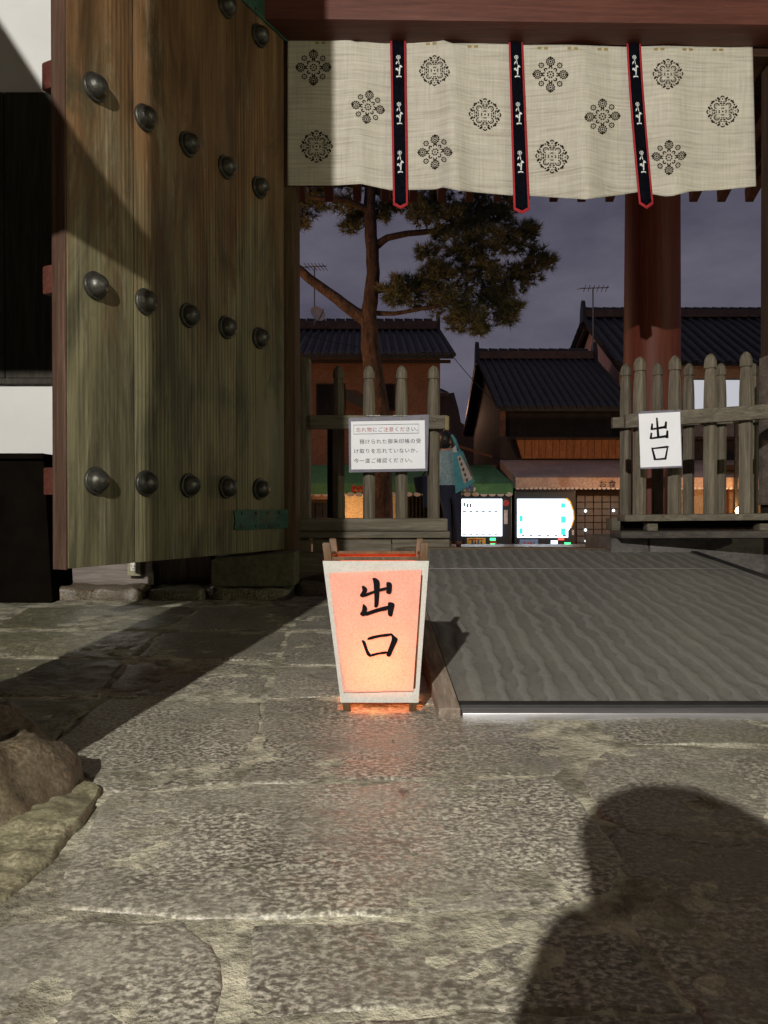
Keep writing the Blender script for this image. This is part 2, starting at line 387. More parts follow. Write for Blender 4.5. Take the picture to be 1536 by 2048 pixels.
# roof over the gate and its outer eave
b = MB(); b.prism([(-5, -1.6, 4.75), (-5, 4.2, 4.64), (-5, 7.05, 3.36), (-5, 7.05, 3.52), (-5, 3.2, 6.6), (-5, -1.6, 4.95)], (11, 0, 0)); b.build('roof', BROWNWOOD, gate)
rz = Z(404, 7.0)
raf = None
for k in range(24):
    x = X(604, 7.0) - .51 + .2535 * k
    if raf is None:
        b = MB(); w = .042
        b.hexa([(x - w, 4.25, rz + 1.28), (x + w, 4.25, rz + 1.28), (x + w * .85, 7.0, rz), (x - w * .85, 7.0, rz), (x - w, 4.25, rz + 1.38), (x + w, 4.25, rz + 1.38), (x + w, 7.0, rz + .11), (x - w, 7.0, rz + .11)])
        raf = b.build('rafter', REDWOOD, gate); x00 = x
    else: copyobj(raf, gate, (x - x00, 0, 0))
b = MB(); b.lathe((X(1303, 6.3), 6.3, -.13), (0, 0, 1), [(0, .232), (.9, .228), (1.9, .222), (3.0, .215), (4.3, .21)], 40); b.build('round_column', REDPOST, gate, smooth=50)
b = MB(); b.lathe((X(1303, 6.3) - 4.4, 6.3, -.13), (0, 0, 1), [(0, .232), (1.9, .222), (4.3, .21)], 40); b.build('round_column', REDPOST, gate, smooth=50)
# inner pillar to the left with its slanted side board
b = MB(); b.lathe((-.83, 1.0, .09), (0, 0, 1), [(0, .205), (1.5, .2), (4.65, .19)], 36); b.build('round_pillar', REDPOST, gate, smooth=50)
b = MB(); b.prism([(-1.02, .93, 1.83), (-1.02, .93, 1.93), (-1.12, .93, 2.06), (-1.54, .93, 2.70), (-1.95, .93, 3.33), (-3.4, .93, 3.33), (-3.4, .93, .0), (-1.70, .93, .0), (-1.70, .93, 1.83)], (0, .05, 0)); b.build('side_board', BROWNWOOD, gate)  # unseen; upper part read off its shadow, leg to ground added to cut bounce
b = MB()
for k in range(26):
    pass
fs = MB(); nn = 150; rings = []
for k in range(46):
    t = k / 45; rings.append([])
    for i in range(nn):
        a = 2 * math.pi * i / nn; r = (.33 + .13 * min(1, t * 1.0)) * (1 if t > 0 else 0) * (.12 + .88 * t) / (.46) * .46
        rr_ = .37 * (.05 + .95 * t) * (1 + .10 * noise.noise((math.cos(a) * 1.6, math.sin(a) * 1.6, 4)) + .07 * noise.noise((math.cos(a) * 5, math.sin(a) * 5, 4)))
        p = Vector((-.88 + rr_ * math.cos(a), 1.20 + rr_ * math.sin(a), 0))
        vd = noise.voronoi(p * 8)[0]
        z = .085 * (1 - max(0, (t - .7) / .3) ** 1.8) - .03 * (t > .98) + .026 * noise.noise((p.x * 6, p.y * 6, 1)) + .045 * (vd[0] - .35) * .8 + .012 * noise.noise((p.x * 26, p.y * 26, 1)) + .007 * noise.noise((p.x * 70, p.y * 70, 1))
        p.z = z; rings[-1].append(p)
rings.append([p - Vector((0, 0, .09)) for p in rings[-1]])
fs.loft(rings); fs.build('foundation_stone', BROWNST, gate, smooth=True)

# ------------------------------------------------------------------ unseen hall and side wall added behind the viewpoint to block sky light
hall = thing('sky_block_hall', 'unseen dark timber hall added behind the viewpoint to block sky light', 'hall', (0, -11, 0))
b = MB(); b.box(-13, 13, -16, -10, -.03, 5.0); b.build('wall', BROWNWOOD, hall)  # body of the added sky-blocking hall
b = MB(); b.prism([(-15, -8.2, 5.0), (-15, -17.8, 5.0), (-15, -13, 10.0)], (30, 0, 0)); b.build('roof', BROWNWOOD, hall)  # roof of the added sky-blocking hall
b = MB(); b.box(-3.75, -3.6, -7.5, 4.0, -.03, 4.4); b.build('sky_block_wall', BROWNWOOD, hall)  # unseen wall added on the left to keep sky light off the plaster

# ------------------------------------------------------------------ plaster wall, sill and stones on the left
wall = thing('plaster_wall', 'white plaster wall beside the gate behind the open door', 'wall', (-2.5, 4.1, 0))
b = MB(); b.box(-6, -.66, 4.06, 4.2, .15, 4.9); b.build('plaster_panel', PLASTER, wall)
b = MB()
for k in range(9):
    xa = -3.6 + k * .27; b = MB(); b.box(xa, xa + .264, 4.035, 4.058, Z(756, 4.04), Z(185, 4.04)); b.build('shade_board', SHADEBOARD, wall, bevel=.003)  # boards added over the plaster to turn its lamp shadow black
b = MB(); b.box(-3.6, -1.17, 4.02, 4.058, Z(768, 4.03), Z(757, 4.03)); b.build('shade_board_rail', SHADEBOARD, wall, bevel=.003)  # dark strip along the lower edge of the added shade boards
b = MB(); b.box(-6, X(288, 3.9), 3.92, 4.055, Z(1170, 3.92), Z(1120, 3.92)); b.build('ground_sill', SILLWOOD, wall, bevel=.006)
b = MB(); b.box(X(288, 3.88), X(303, 3.88), 3.89, 4.05, Z(1170, 3.9), .45); b.build('stud', SILLWOOD, wall, bevel=.005)
b = MB(); b.box(X(305, 3.95), X(420, 3.95), 3.97, 4.05, .03, .40); b.build('lower_board', FENCEWOOD, wall, bevel=.004)
for a, c, mt in ((-60, 108, MOSSY), (108, 302, BROWNST), (308, 424, MOSSY), (432, 588, MOSSY), (590, 660, MOSSY)):
    rough_block(X(a, 3.86), X(c, 3.86) - .01, 3.72 if a != 590 else 3.9, 4.02, -.05, .058 + .008 * noise.noise((a, 1, 1)), mt, parent=wall, amp=.02)
b = MB(); b.prism([(X(422, 3.72), 3.72, .065), (X(588, 3.72), 3.72, .065), (X(588, 3.72), 3.72, Z(1105, 3.72)), (X(440, 3.72), 3.72, Z(1116, 3.72)), (X(422, 3.72), 3.72, Z(1120, 3.72))], (0, .24, 0))
b.build('pivot_block', M('olive_block', (.085, .08, .05), (.14, .13, .085), (6, 6, 6), .85, .3, fine=7), gate, bevel=.006)
# socket
sk = thing('wall_socket', 'beige weatherproof box with a white power socket below the door', 'socket', (X(268, 3.85), 3.89, .15))
b = MB(); b.box(X(254, 3.86), X(280, 3.86), 3.862, 3.918, Z(1152, 3.86), Z(1118, 3.86)); b.build('box', plain('beige_plastic', (.36, .33, .22), .5), sk, bevel=.004)
b = MB(); b.box(X(261, 3.86), X(272, 3.86), 3.855, 3.8615, Z(1142, 3.86), Z(1121, 3.86)); so = b.build('socket_face', plain('ivory_plastic', (.75, .73, .66), .4), sk, bevel=.002)
for dx in (263.5, 268.3):
    b = MB(); b.box(X(dx, 3.86), X(dx + 1.2, 3.86), 3.8535, 3.8548, Z(1134, 3.86), Z(1130, 3.86)); b.build('slot', RUBBER, so)
b = MB(); b.lathe((X(266.6, 3.86), 3.8548, Z(1137.5, 3.86)), (0, -1, 0), [(0, .003), (.0015, .003)], 10); b.build('slot', RUBBER, so)
# near-black box form at the foot of the wall
ch = thing('black_box', 'plain black box against the white wall beside the open door', 'chest', (-1.95, 3.7, 0))  # box form for the black area at the wall foot
b = MB(); yb = 3.62
b.hexa([(-2.9, yb, .0), (X(104, yb), yb, .0), (X(104, yb) - .02, yb + .3, 0), (-2.9, yb + .3, 0), (-2.9, yb, Z(920, yb)), (X(88, yb), yb, Z(920, yb)), (X(88, yb) - .02, yb + .3, Z(920, yb)), (-2.9, yb + .3, Z(920, yb))])
b.build('body', BLACKWOOD, ch, bevel=.006)
b = MB(); b.box(-2.9, X(92, yb), yb - .03, yb + .32, Z(920, yb) + .003, Z(920, yb) + .03); b.build('top_slab', BLACKWOOD, ch, bevel=.005)

# ------------------------------------------------------------------ the open door leaf
dd = Vector((-.46, -.888, 0)).normalized(); dn = Vector((.888, -.46, 0)).normalized()
def D(L, n, z): return Vector((HX, HY, 0)) + dd * L + dn * n + Vector((0, 0, z))
door = thing('gate_door', 'tall weathered plank door with domed studs standing open', 'door', D(.68, -.04, .235))
def dbox(name, mat, L0, L1, n0, n1, z0, z1, parent=door, bevel=.004):
    b = MB(); b.hexa([D(L, n, z) for z in (z0, z1) for L, n in ((L0, n0), (L1, n0), (L1, n1), (L0, n1))])
    return b.build(name, mat, parent, bevel=bevel, smooth=30)
ZB, ZT = .232, 3.5
for L0, L1, dnn in ((0, .386, -.002), (.3905, 1.026, 0), (1.0305, 1.348, .001)):
    dbox('plank', DOOR, L0, L1, -.068, dnn, ZB, ZT)
dbox('edge_stile', DOOREDGE, 1.3485, 1.356, -.07, -.001, ZB - .004, ZT, bevel=.002)
for z0, z1 in ((1.965, 2.066), (1.226, 1.33), (.496, .597), (2.70, 2.80)):
    dbox('batten', BATTEN, .02, 1.35, -.128, -.0705, z0, z1, bevel=.008)
b = MB(); o_ = D(1.226, .0, .55)
b.lathe(o_, dn, [(-.002, .051), (.008, .053), (.013, .050), (.014, .043), (.022, .0425), (.032, .040), (.042, .034), (.050, .024), (.055, .012), (.0565, .002)], 28)
boss = b.build('boss', IRON, door, smooth=45, origin=o_)
zrow = [.55, 1.272, 2.003, 2.735]
for r_, zz in enumerate(zrow):
    for k in range(5):
        if r_ == 0 and k == 0: continue
        L = 1.226 - .2522 * k
        copyobj(boss, door, D(L, 0, zz + (-.012 * k / 4 if r_ == 0 else 0)) - o_)
for z0, z1 in ((.342, .437), (2.83, 2.93)):
    st = dbox('hinge_strap', VERDIGRIS, -.02, .40, .0012, .008, z0, z1, bevel=.002)
    b = MB(); b.prism([D(.40, .0012, z0 + .004), D(.418, .0012, z0 + .004), D(.408, .0012, (z0 + z1) / 2), D(.418, .0012, z1 - .004), D(.40, .0012, z1 - .004)], dn * .0066); b.build('strap_end', VERDIGRIS, st)
    for L in (.06, .15, .25, .36):
        for z in (z0 + .016, z1 - .016):
            b = MB(); b.lathe(D(L, .008, z), dn, [(0, .009), (.003, .008), (.0055, .004)], 10); b.build('rivet', IRON, st, smooth=True)

# ------------------------------------------------------------------ picket fences
def picket(xc, yc, z0, z1, w, rot=0, ws=1.0):
    """chamfered picket: ridge to the front, neck and domed head"""
    b = MB(); hw = w / 2
    def ring(z, r): return [Vector((xc, yc, z)) + Matrix.Rotation(rot, 3, 'Z') @ Vector((r * math.sin(a), -r * math.cos(a), 0)) * s for a, s in [(2 * math.pi * i / 8, (1.0 if i % 2 == 0 else .88)) for i in range(8)]]
    H = z1 - z0
    prof = [(0, 1), (H - .26, 1), (H - .20, .98), (H - .13, .90), (H - .088, .78), (H - .082, .70), (H - .078, .70), (H - .0745, .90), (H - .060, .93), (H - .042, .91), (H - .025, .78), (H - .011, .53), (H - .003, .26), (H, .04)]
    b.loft([ring(z0 + d, hw * r) for d, r in prof])
    return b
# left fence
fl = thing('picket_fence', 'low grey picket fence carrying the lost property notice', 'fence', (-.05, 4.36, 0))
yl = 4.36
b = MB(); b.box(X(592, yl), X(621, yl), yl - .06, yl + .06, .0, Z(718, yl)); b.build('post', FENCEWOOD, fl, bevel=.006)
for px, top in ((677, 731), (738, 731), (803, 731), (867, 731)):
    picket(X(px, yl), yl, Z(1037, yl), Z(top, yl), .068).build('picket', FENCEWOOD, fl, smooth=25)
b = MB(); b.box(X(621, yl) + .001, X(893, yl), yl - .075, yl - .038, Z(858, yl - .06), Z(831, yl - .06)); r1 = b.build('rail', RAILWOOD, fl, bevel=.004)
b = MB(); b.box(X(887, yl), X(896, yl), yl - .083, yl + .02, Z(861, yl - .06), Z(833, yl - .06)); b.build('rail_end_cap', M('aged_brass', (.09, .072, .035), (.16, .13, .065), (12, 12, 12), .6, .2, metal=.5), r1, bevel=.004)
b = MB(); b.box(X(590, yl), X(893, yl), yl - .09, yl + .08, Z(1062, yl - .08), Z(1037, yl - .08)); b.build('sill', RAILWOOD, fl, bevel=.008)
b = MB(); b.box(X(590, yl), X(897, yl), yl - .11, yl + .08, Z(1076, yl - .1), Z(1063, yl - .1)); b.build('lower_sill', RAILWOOD, fl, bevel=.006)
for a, c in ((628, 782), (784, 897)):
    b = MB(); b.box(X(a, yl), X(c, yl), yl - .075, yl - .03, -.0, Z(1077, yl - .08)); b.build('base_board', RAILWOOD, fl, bevel=.004)
b = MB(); b.box(X(655, 4.9), X(668, 4.9), 4.88, 4.95, -.1, Z(848, 4.9)); b.build('rear_stay', BLACKWOOD, fl, bevel=.004)
# right fences
DARKRAIL = wood('dark_rail_wood', (.035, .030, .026), (.065, .057, .05), (.11, .098, .085), (2.2, 34, 34), .8, .45)
def rfence(name, label, y0, y1, pxs, tops, railz, w, endpx, full):
    fr = thing(name, label, 'fence', (1.6, (y0 + y1) / 2, 0), 'picket fences right of the ramp')
    x0, x1 = X(endpx, y0), X(1560, y1)
    def yy(x): return y0 + (y1 - y0) * (x - x0) / (x1 - x0)
    def bar(nm, xa, xb, d0, d1, z0, z1, dz=0, mat=RAILWOOD, bev=.006):
        b = MB(); b.hexa([(x, yy(x) + d, z + (dz if x == xb else 0)) for z in (z0, z1) for x, d in ((xa, d0), (xb, d0), (xb, d1), (xa, d1))])
        return b.build(nm, mat, fr, bevel=bev, smooth=30)
    for px, tp in zip(pxs, tops):
        y = yy(X(px, (y0 + y1) / 2)); xx = X(px, y)
        picket(xx, y, Z(1035, y), Z(tp, y), w, .12).build('picket', FENCEWOOD, fr, smooth=25)
    bar('rail', x0, x1, -.085, -.045, railz[0], railz[1], .03)
    bar('sill', x0, x1, -.07, .06, railz[2], railz[3], .012)
    if full:
        bar('lower_sill', x0 - .03, x1, -.12, .08, Z(1075, y0), Z(1062, y0), .012, DARKRAIL)
        bar('gap_shade_board', x0 + .02, x1, .065, .075, Z(1062, y0) + .001, Z(1043, y0), .012, BLACKWOOD, 0)  # black board added so the gap below the sill looks fully shaded
        for dx in (.12, .62):
            bar('foot_block', x0 + dx, x0 + dx + .05, -.02, .05, Z(1061, y0), Z(1045, y0))
    return fr, yy
f1, yy1 = rfence('picket_fence', 'grey picket fence carrying the white exit sheet, in front of its twin', 4.0, 3.78, [1279, 1349, 1420, 1491, 1562], [713, 711, 707, 703, 699], (Z(857, 3.94), Z(829, 3.94), Z(1043, 3.95), Z(1030, 3.95)), .074, 1241, True)
f2, _ = rfence('picket_fence', 'grey picket fence standing close behind the one with the exit sheet', 4.72, 4.62, [1251, 1315, 1377, 1441, 1505], [727, 726, 726, 726, 726], (Z(857, 4.65), Z(835, 4.65), Z(1060, 4.72), Z(1036, 4.72)), .074, 1217, False)
for f_ in (f1, f2):
    if 'group' in f_: del f_['group']
pl = thing('fence_plinth', 'stained stone plinth under the fence at the side of the ramp', 'plinth', (1.7, 4.1, 0))
PLM = M('stained_plinth', (.055, .050, .048), (.13, .12, .112), (4, 4, 6), .7, .4, fine=9)
for a, c in ((1222, 1298), (1300, 1640)):
    b = MB(); b.box(X(a, 3.98), X(c, 3.98), 3.98, 4.5, -.02, Z(1076, 3.98)); b.build('plinth_stone', PLM, pl, bevel=.012, smooth=30)
b = MB(); b.box(1.66, 2.3, 3.2, 3.975, -.02, .09); b.build('plinth_step', PLM, pl, bevel=.012, smooth=30)

# ------------------------------------------------------------------ ramp with ribbed mat
rampo = thing('entrance_ramp', 'shallow ramp with a grey rippled rubber mat leading through the gate', 'ramp', (.9, 2.9, 0))
NL, FLc, NR, FR = Vector((.150, 1.69, .012)), Vector((.095, 4.12, .222)), Vector((1.655, 1.69, .012)), Vector((1.600, 4.12, .222))
def RP(u, v, h=0): # u along width, v along length
    return NL.lerp(NR, u).lerp(FLc.lerp(FR, u), v) + Vector((0, 0, h))
def mat_mat():
    m, n, l, p = newmat('rippled_rubber_mat')
    v = coords(n, l, (1, 1, 1), False, False)
    mp2 = n.new('ShaderNodeMapping'); mp2.inputs['Rotation'].default_value = (0, 0, R(2)); mp2.inputs['Scale'].default_value = (1, 1, 1); l.new(v, mp2.inputs[0])
    w = n.new('ShaderNodeTexWave'); w.wave_type = 'BANDS'; w.bands_direction = 'X'; w.wave_profile = 'SIN'
    w.inputs['Scale'].default_value = 5.2; w.inputs['Distortion'].default_value = 3.4; w.inputs['Detail'].default_value = 1.5; w.inputs['Detail Scale'].default_value = 1.6
    l.new(mp2.outputs[0], w.inputs['Vector'])
    rb = n.new('ShaderNodeTexWave'); rb.wave_type = 'BANDS'; rb.bands_direction = 'Y'; rb.inputs['Scale'].default_value = 62; rb.inputs['Distortion'].default_value = 0; l.new(v, rb.inputs['Vector'])
    crest = ramp(n, l, w.outputs['Fac'], [(.45, 0.0), (.80, 1.0)])
    big = noisen(n, l, v, 2.5, 5, .6); gr = noisen(n, l, v, 120, 3, .7)
    col = mix(n, l, mix(n, l, crest, (.0, .0, .0), (.36, .36, .36)), ramp(n, l, big, [(.3, (.125, .123, .110)), (.7, (.165, .162, .144))]), (.29, .285, .255))
    col = mix(n, l, 1.0, col, ramp(n, l, gr, [(.3, .78), (.7, 1.15)]), 'MULTIPLY')
    dst = noisen(n, l, v, 3.3, 8, .75, .6); col = mix(n, l, ramp(n, l, dst, [(.50, 0.0), (.70, .45)]), col, (.24, .225, .19)); spk = noisen(n, l, v, 60, 2, .5); col = mix(n, l, ramp(n, l, spk, [(.80, 0.0), (.82, .8)]), col, (.35, .34, .31))
    l.new(col, p.inputs['Base Color']); p.inputs['Roughness'].default_value = .62
    b1 = bump(n, l, p, mix(n, l, crest, (0, 0, 0), rb.outputs['Fac']), .9, .004); bump(n, l, p, w.outputs['Fac'], .4, .012, b1)
    return m
MATM = mat_mat()
for v0, v1 in ((0.012, .735), (.738, .985)):   # two sheets meet at the pale seam
    b = MB(); nx, ny = 60, int(90 * (v1 - v0))
    for j in range(ny + 1):
        for i in range(nx + 1): b.v.append(RP(.012 + .976 * i / nx, v0 + (v1 - v0) * j / ny, .006 + .0015 * noise.noise((i * .1, j * .12 + v0 * 50, 3))))
    for j in range(ny):
        for i in range(nx):
            a = j * (nx + 1) + i; b.f.append([a, a + 1, a + nx + 2, a + nx + 1]); b.m.append(0)
    b.build('mat_sheet', MATM, rampo, smooth=True, origin=(0, 0, 0))
def rbar(nm, mat, u0, u1, v0, v1, zb, zt, bev=.003):
    b = MB(); lo = [RP(u, v) for u, v in ((u0, v0), (u1, v0), (u1, v1), (u0, v1))]
    b.hexa([Vector((p.x, p.y, zb if zb is not None else p.z - .03)) for p in lo] + [p + Vector((0, 0, zt)) for p in lo])
    return b.build(nm, mat, rampo, bevel=bev, smooth=30)
rbar('seam_strip', ALU, .012, .988, .7352, .7378, None, .0072, 0)
rbar('deck', BROWNWOOD, .014, .986, .010, .99, -.008, -.004)
rbar('side_board', wood('weathered_ramp_board', (.10, .075, .055), (.20, .16, .125), (.33, .28, .225), (36, 2.4, 36)), -.022, .010, -.012, .99, -.008, .012)
rbar('edge_strip', RUBBER, .990, 1.012, -.005, .99, -.008, .012)
rbar('edge_trim', ALU, .012, 1.0, -.016, -.001, -.008, .004)
rbar('nosing', RUBBER, .012, 1.0, 0.0, .011, -.008, .0085, .001)
rbar('top_batten', wood('dark_batten', (.05, .035, .02), (.10, .07, .042), (.18, .13, .08), (2.5, 30, 30)), .0, 1.0, .9855, 1.0, 0, .014)

# ------------------------------------------------------------------ lettering helpers
def text_mesh(body, size):
    cu = bpy.data.curves.new('t', 'FONT'); cu.body = body; cu.size = size; cu.align_x = 'LEFT'; cu.resolution_u = 3
    ob = bpy.data.objects.new('t', cu); COL.objects.link(ob)
    dg = bpy.context.evaluated_depsgraph_get(); me = bpy.data.meshes.new_from_object(ob.evaluated_get(dg))
    vs = [v.co.copy() for v in me.vertices]; fs_ = [list(p.vertices) for p in me.polygons]
    bpy.data.objects.remove(ob); bpy.data.meshes.remove(me)
    return vs, fs_
INK = M('black_ink', (.006, .006, .008), (.010, .010, .012), (30, 30, 30), .9, 0, spec=.05)
REDINK = M('red_ink', (.35, .02, .02), (.42, .03, .03), (30, 30, 30), .6, 0)
PAPER = M('white_paper', (.80, .82, .89), (.85, .87, .93), (6, 6, 6), .6, .1)
# brush strokes of the two characters for exit, traced from the lantern (pixels of an enlarged view)
BR = [
 [(640, 402), (655, 395), (675, 400), (702, 422), (704, 460), (698, 560), (692, 642), (655, 645), (660, 600), (654, 470), (650, 430)],
 [(552, 468), (565, 460), (590, 474), (601, 492), (598, 512), (585, 530), (574, 560), (548, 556), (534, 543), (552, 520), (560, 500)],
 [(574, 532), (640, 507), (700, 488), (770, 470), (786, 482), (768, 498), (700, 510), (640, 530), (572, 560)],
 [(755, 434), (778, 430), (800, 438), (806, 455), (802, 515), (790, 532), (775, 532), (753, 522), (763, 490)],
 [(562, 614), (575, 616), (598, 640), (600, 662), (590, 700), (572, 720), (545, 708), (536, 696), (556, 672)],
 [(578, 686), (640, 664), (690, 648), (780, 624), (800, 640), (772, 664), (690, 680), (640, 698), (582, 718)],
 [(770, 602), (790, 598), (820, 606), (829, 622), (818, 662), (810, 712), (796, 722), (768, 706), (772, 650)],
 [(550, 914), (570, 914), (588, 932), (598, 968), (610, 1005), (640, 1044), (630, 1056), (602, 1048), (582, 1004), (564, 950)],
 [(594, 908), (616, 886), (700, 868), (790, 856), (812, 868), (780, 884), (700, 890), (612, 916)],
 [(788, 858), (800, 855), (832, 884), (857, 904), (842, 940), (812, 1005), (790, 1058), (754, 1044), (766, 1010), (796, 932), (806, 898)],
 [(622, 1032), (700, 1014), (772, 1004), (764, 1030), (700, 1032), (634, 1054)]]
def stroke_mb(polys, fn, dist):
    b = MB()
    for p in polys:
        # smooth the outline a little
        q = []
        for i in range(len(p)):
            a, c = Vector(p[i]), Vector(p[(i + 1) % len(p)]); q += [a.lerp(c, .25), a.lerp(c, .75)]
        b.add([fn(v.x, v.y) for v in q], [tuple(range(len(q)))])
    return b

# ------------------------------------------------------------------ floor lantern
LY = gp(700, 1432).y
la = thing('floor_lantern', 'small flared paper lantern glowing pink on the paving beside the ramp', 'lantern', (X(752, LY), LY + .06, 0))
def lat(px, py): return at(px, py, LY)
zt, zb = Z(1118, LY), Z(1408, LY)
ztop = Z(1085, LY)
tl, tr, bl, br_ = X(648, LY), X(855, LY), X(682, LY), X(836, LY)
dt, db = (tr - tl), (br_ - bl)
cyl = LY + dt / 2
LW = wood('lantern_wood', (.05, .026, .011), (.095, .052, .023), (.16, .095, .045), (40, 40, 4), .55, .2)
def corner(sx, sy, z):   # corner of the flared frame at height z
    t = (z - zb) / (zt - zb); hx = (db + (dt - db) * t) / 2; cx = (bl + br_) / 2 + ((tl + tr) / 2 - (bl + br_) / 2) * t
    return Vector((cx + sx * hx, cyl + sy * hx, z))
for sx in (-1, 1):
    for sy in (-1, 1):
        b = MB(); w = .0085
        rings = []
        for z in (0.0, zb, zt, ztop - .004, ztop):
            c = corner(sx, sy, z) - Vector((sx * w, sy * w, 0)); e = w if z < ztop else w * .8
            rings.append([c + Vector((a * e, d * e, 0)) for a, d in ((-1, -1), (1, -1), (1, 1), (-1, 1))])
        b.loft(rings); b.build('post', LW, la, bevel=.0015, smooth=30)
for z in (zt + .001, zb + .006):
    for sy in (-1, 1):
        a, c = corner(-1, sy, z), corner(1, sy, z); b = MB(); b.box(a.x + .018, c.x - .018, min(a.y, a.y - sy * .013), max(a.y, a.y - sy * .013), z - .004, z + .0035); b.build('rail', LW, la, bevel=.001)
    for sx in (-1, 1):
        a, c = corner(sx, -1, z), corner(sx, 1, z); b = MB(); b.box(min(a.x, a.x - sx * .013), max(a.x, a.x - sx * .013), a.y + .018, c.y - .018, z - .004, z + .0035); b.build('rail', LW, la, bevel=.001)
def paper_mat(name, c, tr, thru=.42):
    m, n, l, p = newmat(name)
    v = coords(n, l, (1, 1, 1), False, False); f = noisen(n, l, v, 260, 4, .75, .5); cl = noisen(n, l, v, 22, 4, .6)
    k = mix(n, l, .5, ramp(n, l, f, [(.3, .80), (.7, 1.08)]), ramp(n, l, cl, [(.3, .88), (.7, 1.05)]), 'MULTIPLY')
    col = mix(n, l, 1.0, c, k, 'MULTIPLY'); l.new(col, p.inputs['Base Color']); p.inputs['Roughness'].default_value = .8; p.inputs['Specular IOR Level'].default_value = .2
    t = n.new('ShaderNodeBsdfTranslucent'); l.new(mix(n, l, 1.0, tr, ramp(n, l, f, [(.32, .55), (.68, 1.25)]), 'MULTIPLY'), t.inputs[0])
    mx = n.new('ShaderNodeMixShader'); mx.inputs[0].default_value = thru
    out = n['Material Output']; l.new(p.outputs[0], mx.inputs[1]); l.new(t.outputs[0], mx.inputs[2]); l.new(mx.outputs[0], out.inputs['Surface'])
    bump(n, l, p, cl, .25, .004)
    return m
WPAPER = paper_mat('white_washi', (.60, .60, .56), (.34, .31, .27), .12); PPAPER = paper_mat('pink_paper', (.86, .44, .35), (.95, .60, .46), .20); RPAPER = paper_mat('orange_lined_washi', (.70, .16, .08), (.45, .13, .06), .2)
def panel(sx, sy, mat, out, wr=.0015):
    b = MB(); n = 20
    z0, z1 = zb - .004, zt - .004
    for j in range(n + 1):
        for i in range(n + 1):
            z = z0 + (z1 - z0) * j / n; s = (-1 + 2 * i / n) * (1.03 if sy == -1 else 1)
            if sy: c = corner(-1, sy, z).lerp(corner(1, sy, z), (s + 1) / 2) + Vector((0, sy * out, 0))
            else: c = corner(sx, -1, z).lerp(corner(sx, 1, z), (s + 1) / 2) + Vector((sx * out, 0, 0))
            w = wr * noise.noise((c.x * 30 + sx * 9, c.y * 30 + sy * 5, z * 22)) * (1 - abs(s) ** 4)
            b.v.append(c + Vector((sx * w, sy * w, 0)))
    for j in range(n):
        for i in range(n):
            a = j * (n + 1) + i; b.f.append([a, a + 1, a + n + 2, a + n + 1]); b.m.append(0)
    return b
fpm = panel(0, -1, WPAPER, .0025); fpm.f = [f for i, f in enumerate(fpm.f) if not (1 <= i % 20 <= 18 and 2 <= i // 20 <= 17)]; fpm.m = [0] * len(fpm.f)
fp = fpm.build('paper_panel', WPAPER, la, smooth=True)
panel(0, 1, RPAPER, .0025).build('paper_panel', RPAPER, la, smooth=True)
panel(-1, 0, WPAPER, .0025).build('paper_panel', WPAPER, la, smooth=True)
panel(1, 0, WPAPER, .0025).build('paper_panel', WPAPER, la, smooth=True)
# pink sheet with curling edge
def LF(px, py, off):   # point on the sloped front face under a pixel
    p = lat(px, py); t = (p.z - zb) / (zt - zb); yf = cyl - (db + (dt - db) * t) / 2
    q = at(px, py, yf - off); return q
Q = [(657, 1146), (843, 1139), (826, 1382), (686, 1385)]
b = MB(); n = 30
for j in range(n + 1):
    for i in range(n + 1):
        u, v = i / n, j / n
        px = (Q[0][0] * (1 - u) + Q[1][0] * u) * (1 - v) + (Q[3][0] * (1 - u) + Q[2][0] * u) * v
        py = (Q[0][1] * (1 - u) + Q[1][1] * u) * (1 - v) + (Q[3][1] * (1 - u) + Q[2][1] * u) * v
        edge = max(abs(u - .5), abs(v - .5)) * 2
        b.v.append(LF(px, py, .006 + .004 * max(0, edge - .85) / .15 * (.4 + noise.noise((u * 6, v * 6, 8))) + .0016 * noise.noise((u * 7, v * 9, 2))))
for j in range(n):
    for i in range(n):
        a = j * (n + 1) + i; b.f.append([a, a + 1, a + n + 2, a + n + 1]); b.m.append(0)
ps = b.build('pink_sheet', PPAPER, la, smooth=True)
for part in (BR[:7], BR[7:]): stroke_mb(part, lambda x, y: LF(590 + x * .2409, 1060 + y * .2408, .0092), 0).build('exit_character', INK, ps)
# bulb
bz = Z(1345, LY + .08)
b = MB(); b.lathe((X(757, LY + .09), cyl, bz - .03), (0, 0, 1), [(0, .004), (.008, .014), (.022, .02), (.036, .018), (.048, .009), (.054, .002)], 16)
b.build('bulb', emit('warm_bulb', (1.0, .42, .14), 22), la, smooth=True)
b = MB(); b.lathe((X(757, LY + .09), cyl, zb - .004), (0, 0, 1), [(0, .018), (bz - .031 - zb, .016)], 14); b.build('bulb_holder', RUBBER, la)
b = MB(); b.box(bl + .005, br_ - .005, cyl - .008, cyl + .008, zb - .012, zb - .0045); b.build('cross_bar', LW, la)
lamp('lantern_light', (X(757, LY + .09), cyl, bz + .032), (1.0, .25, .085), 3.2, .012)

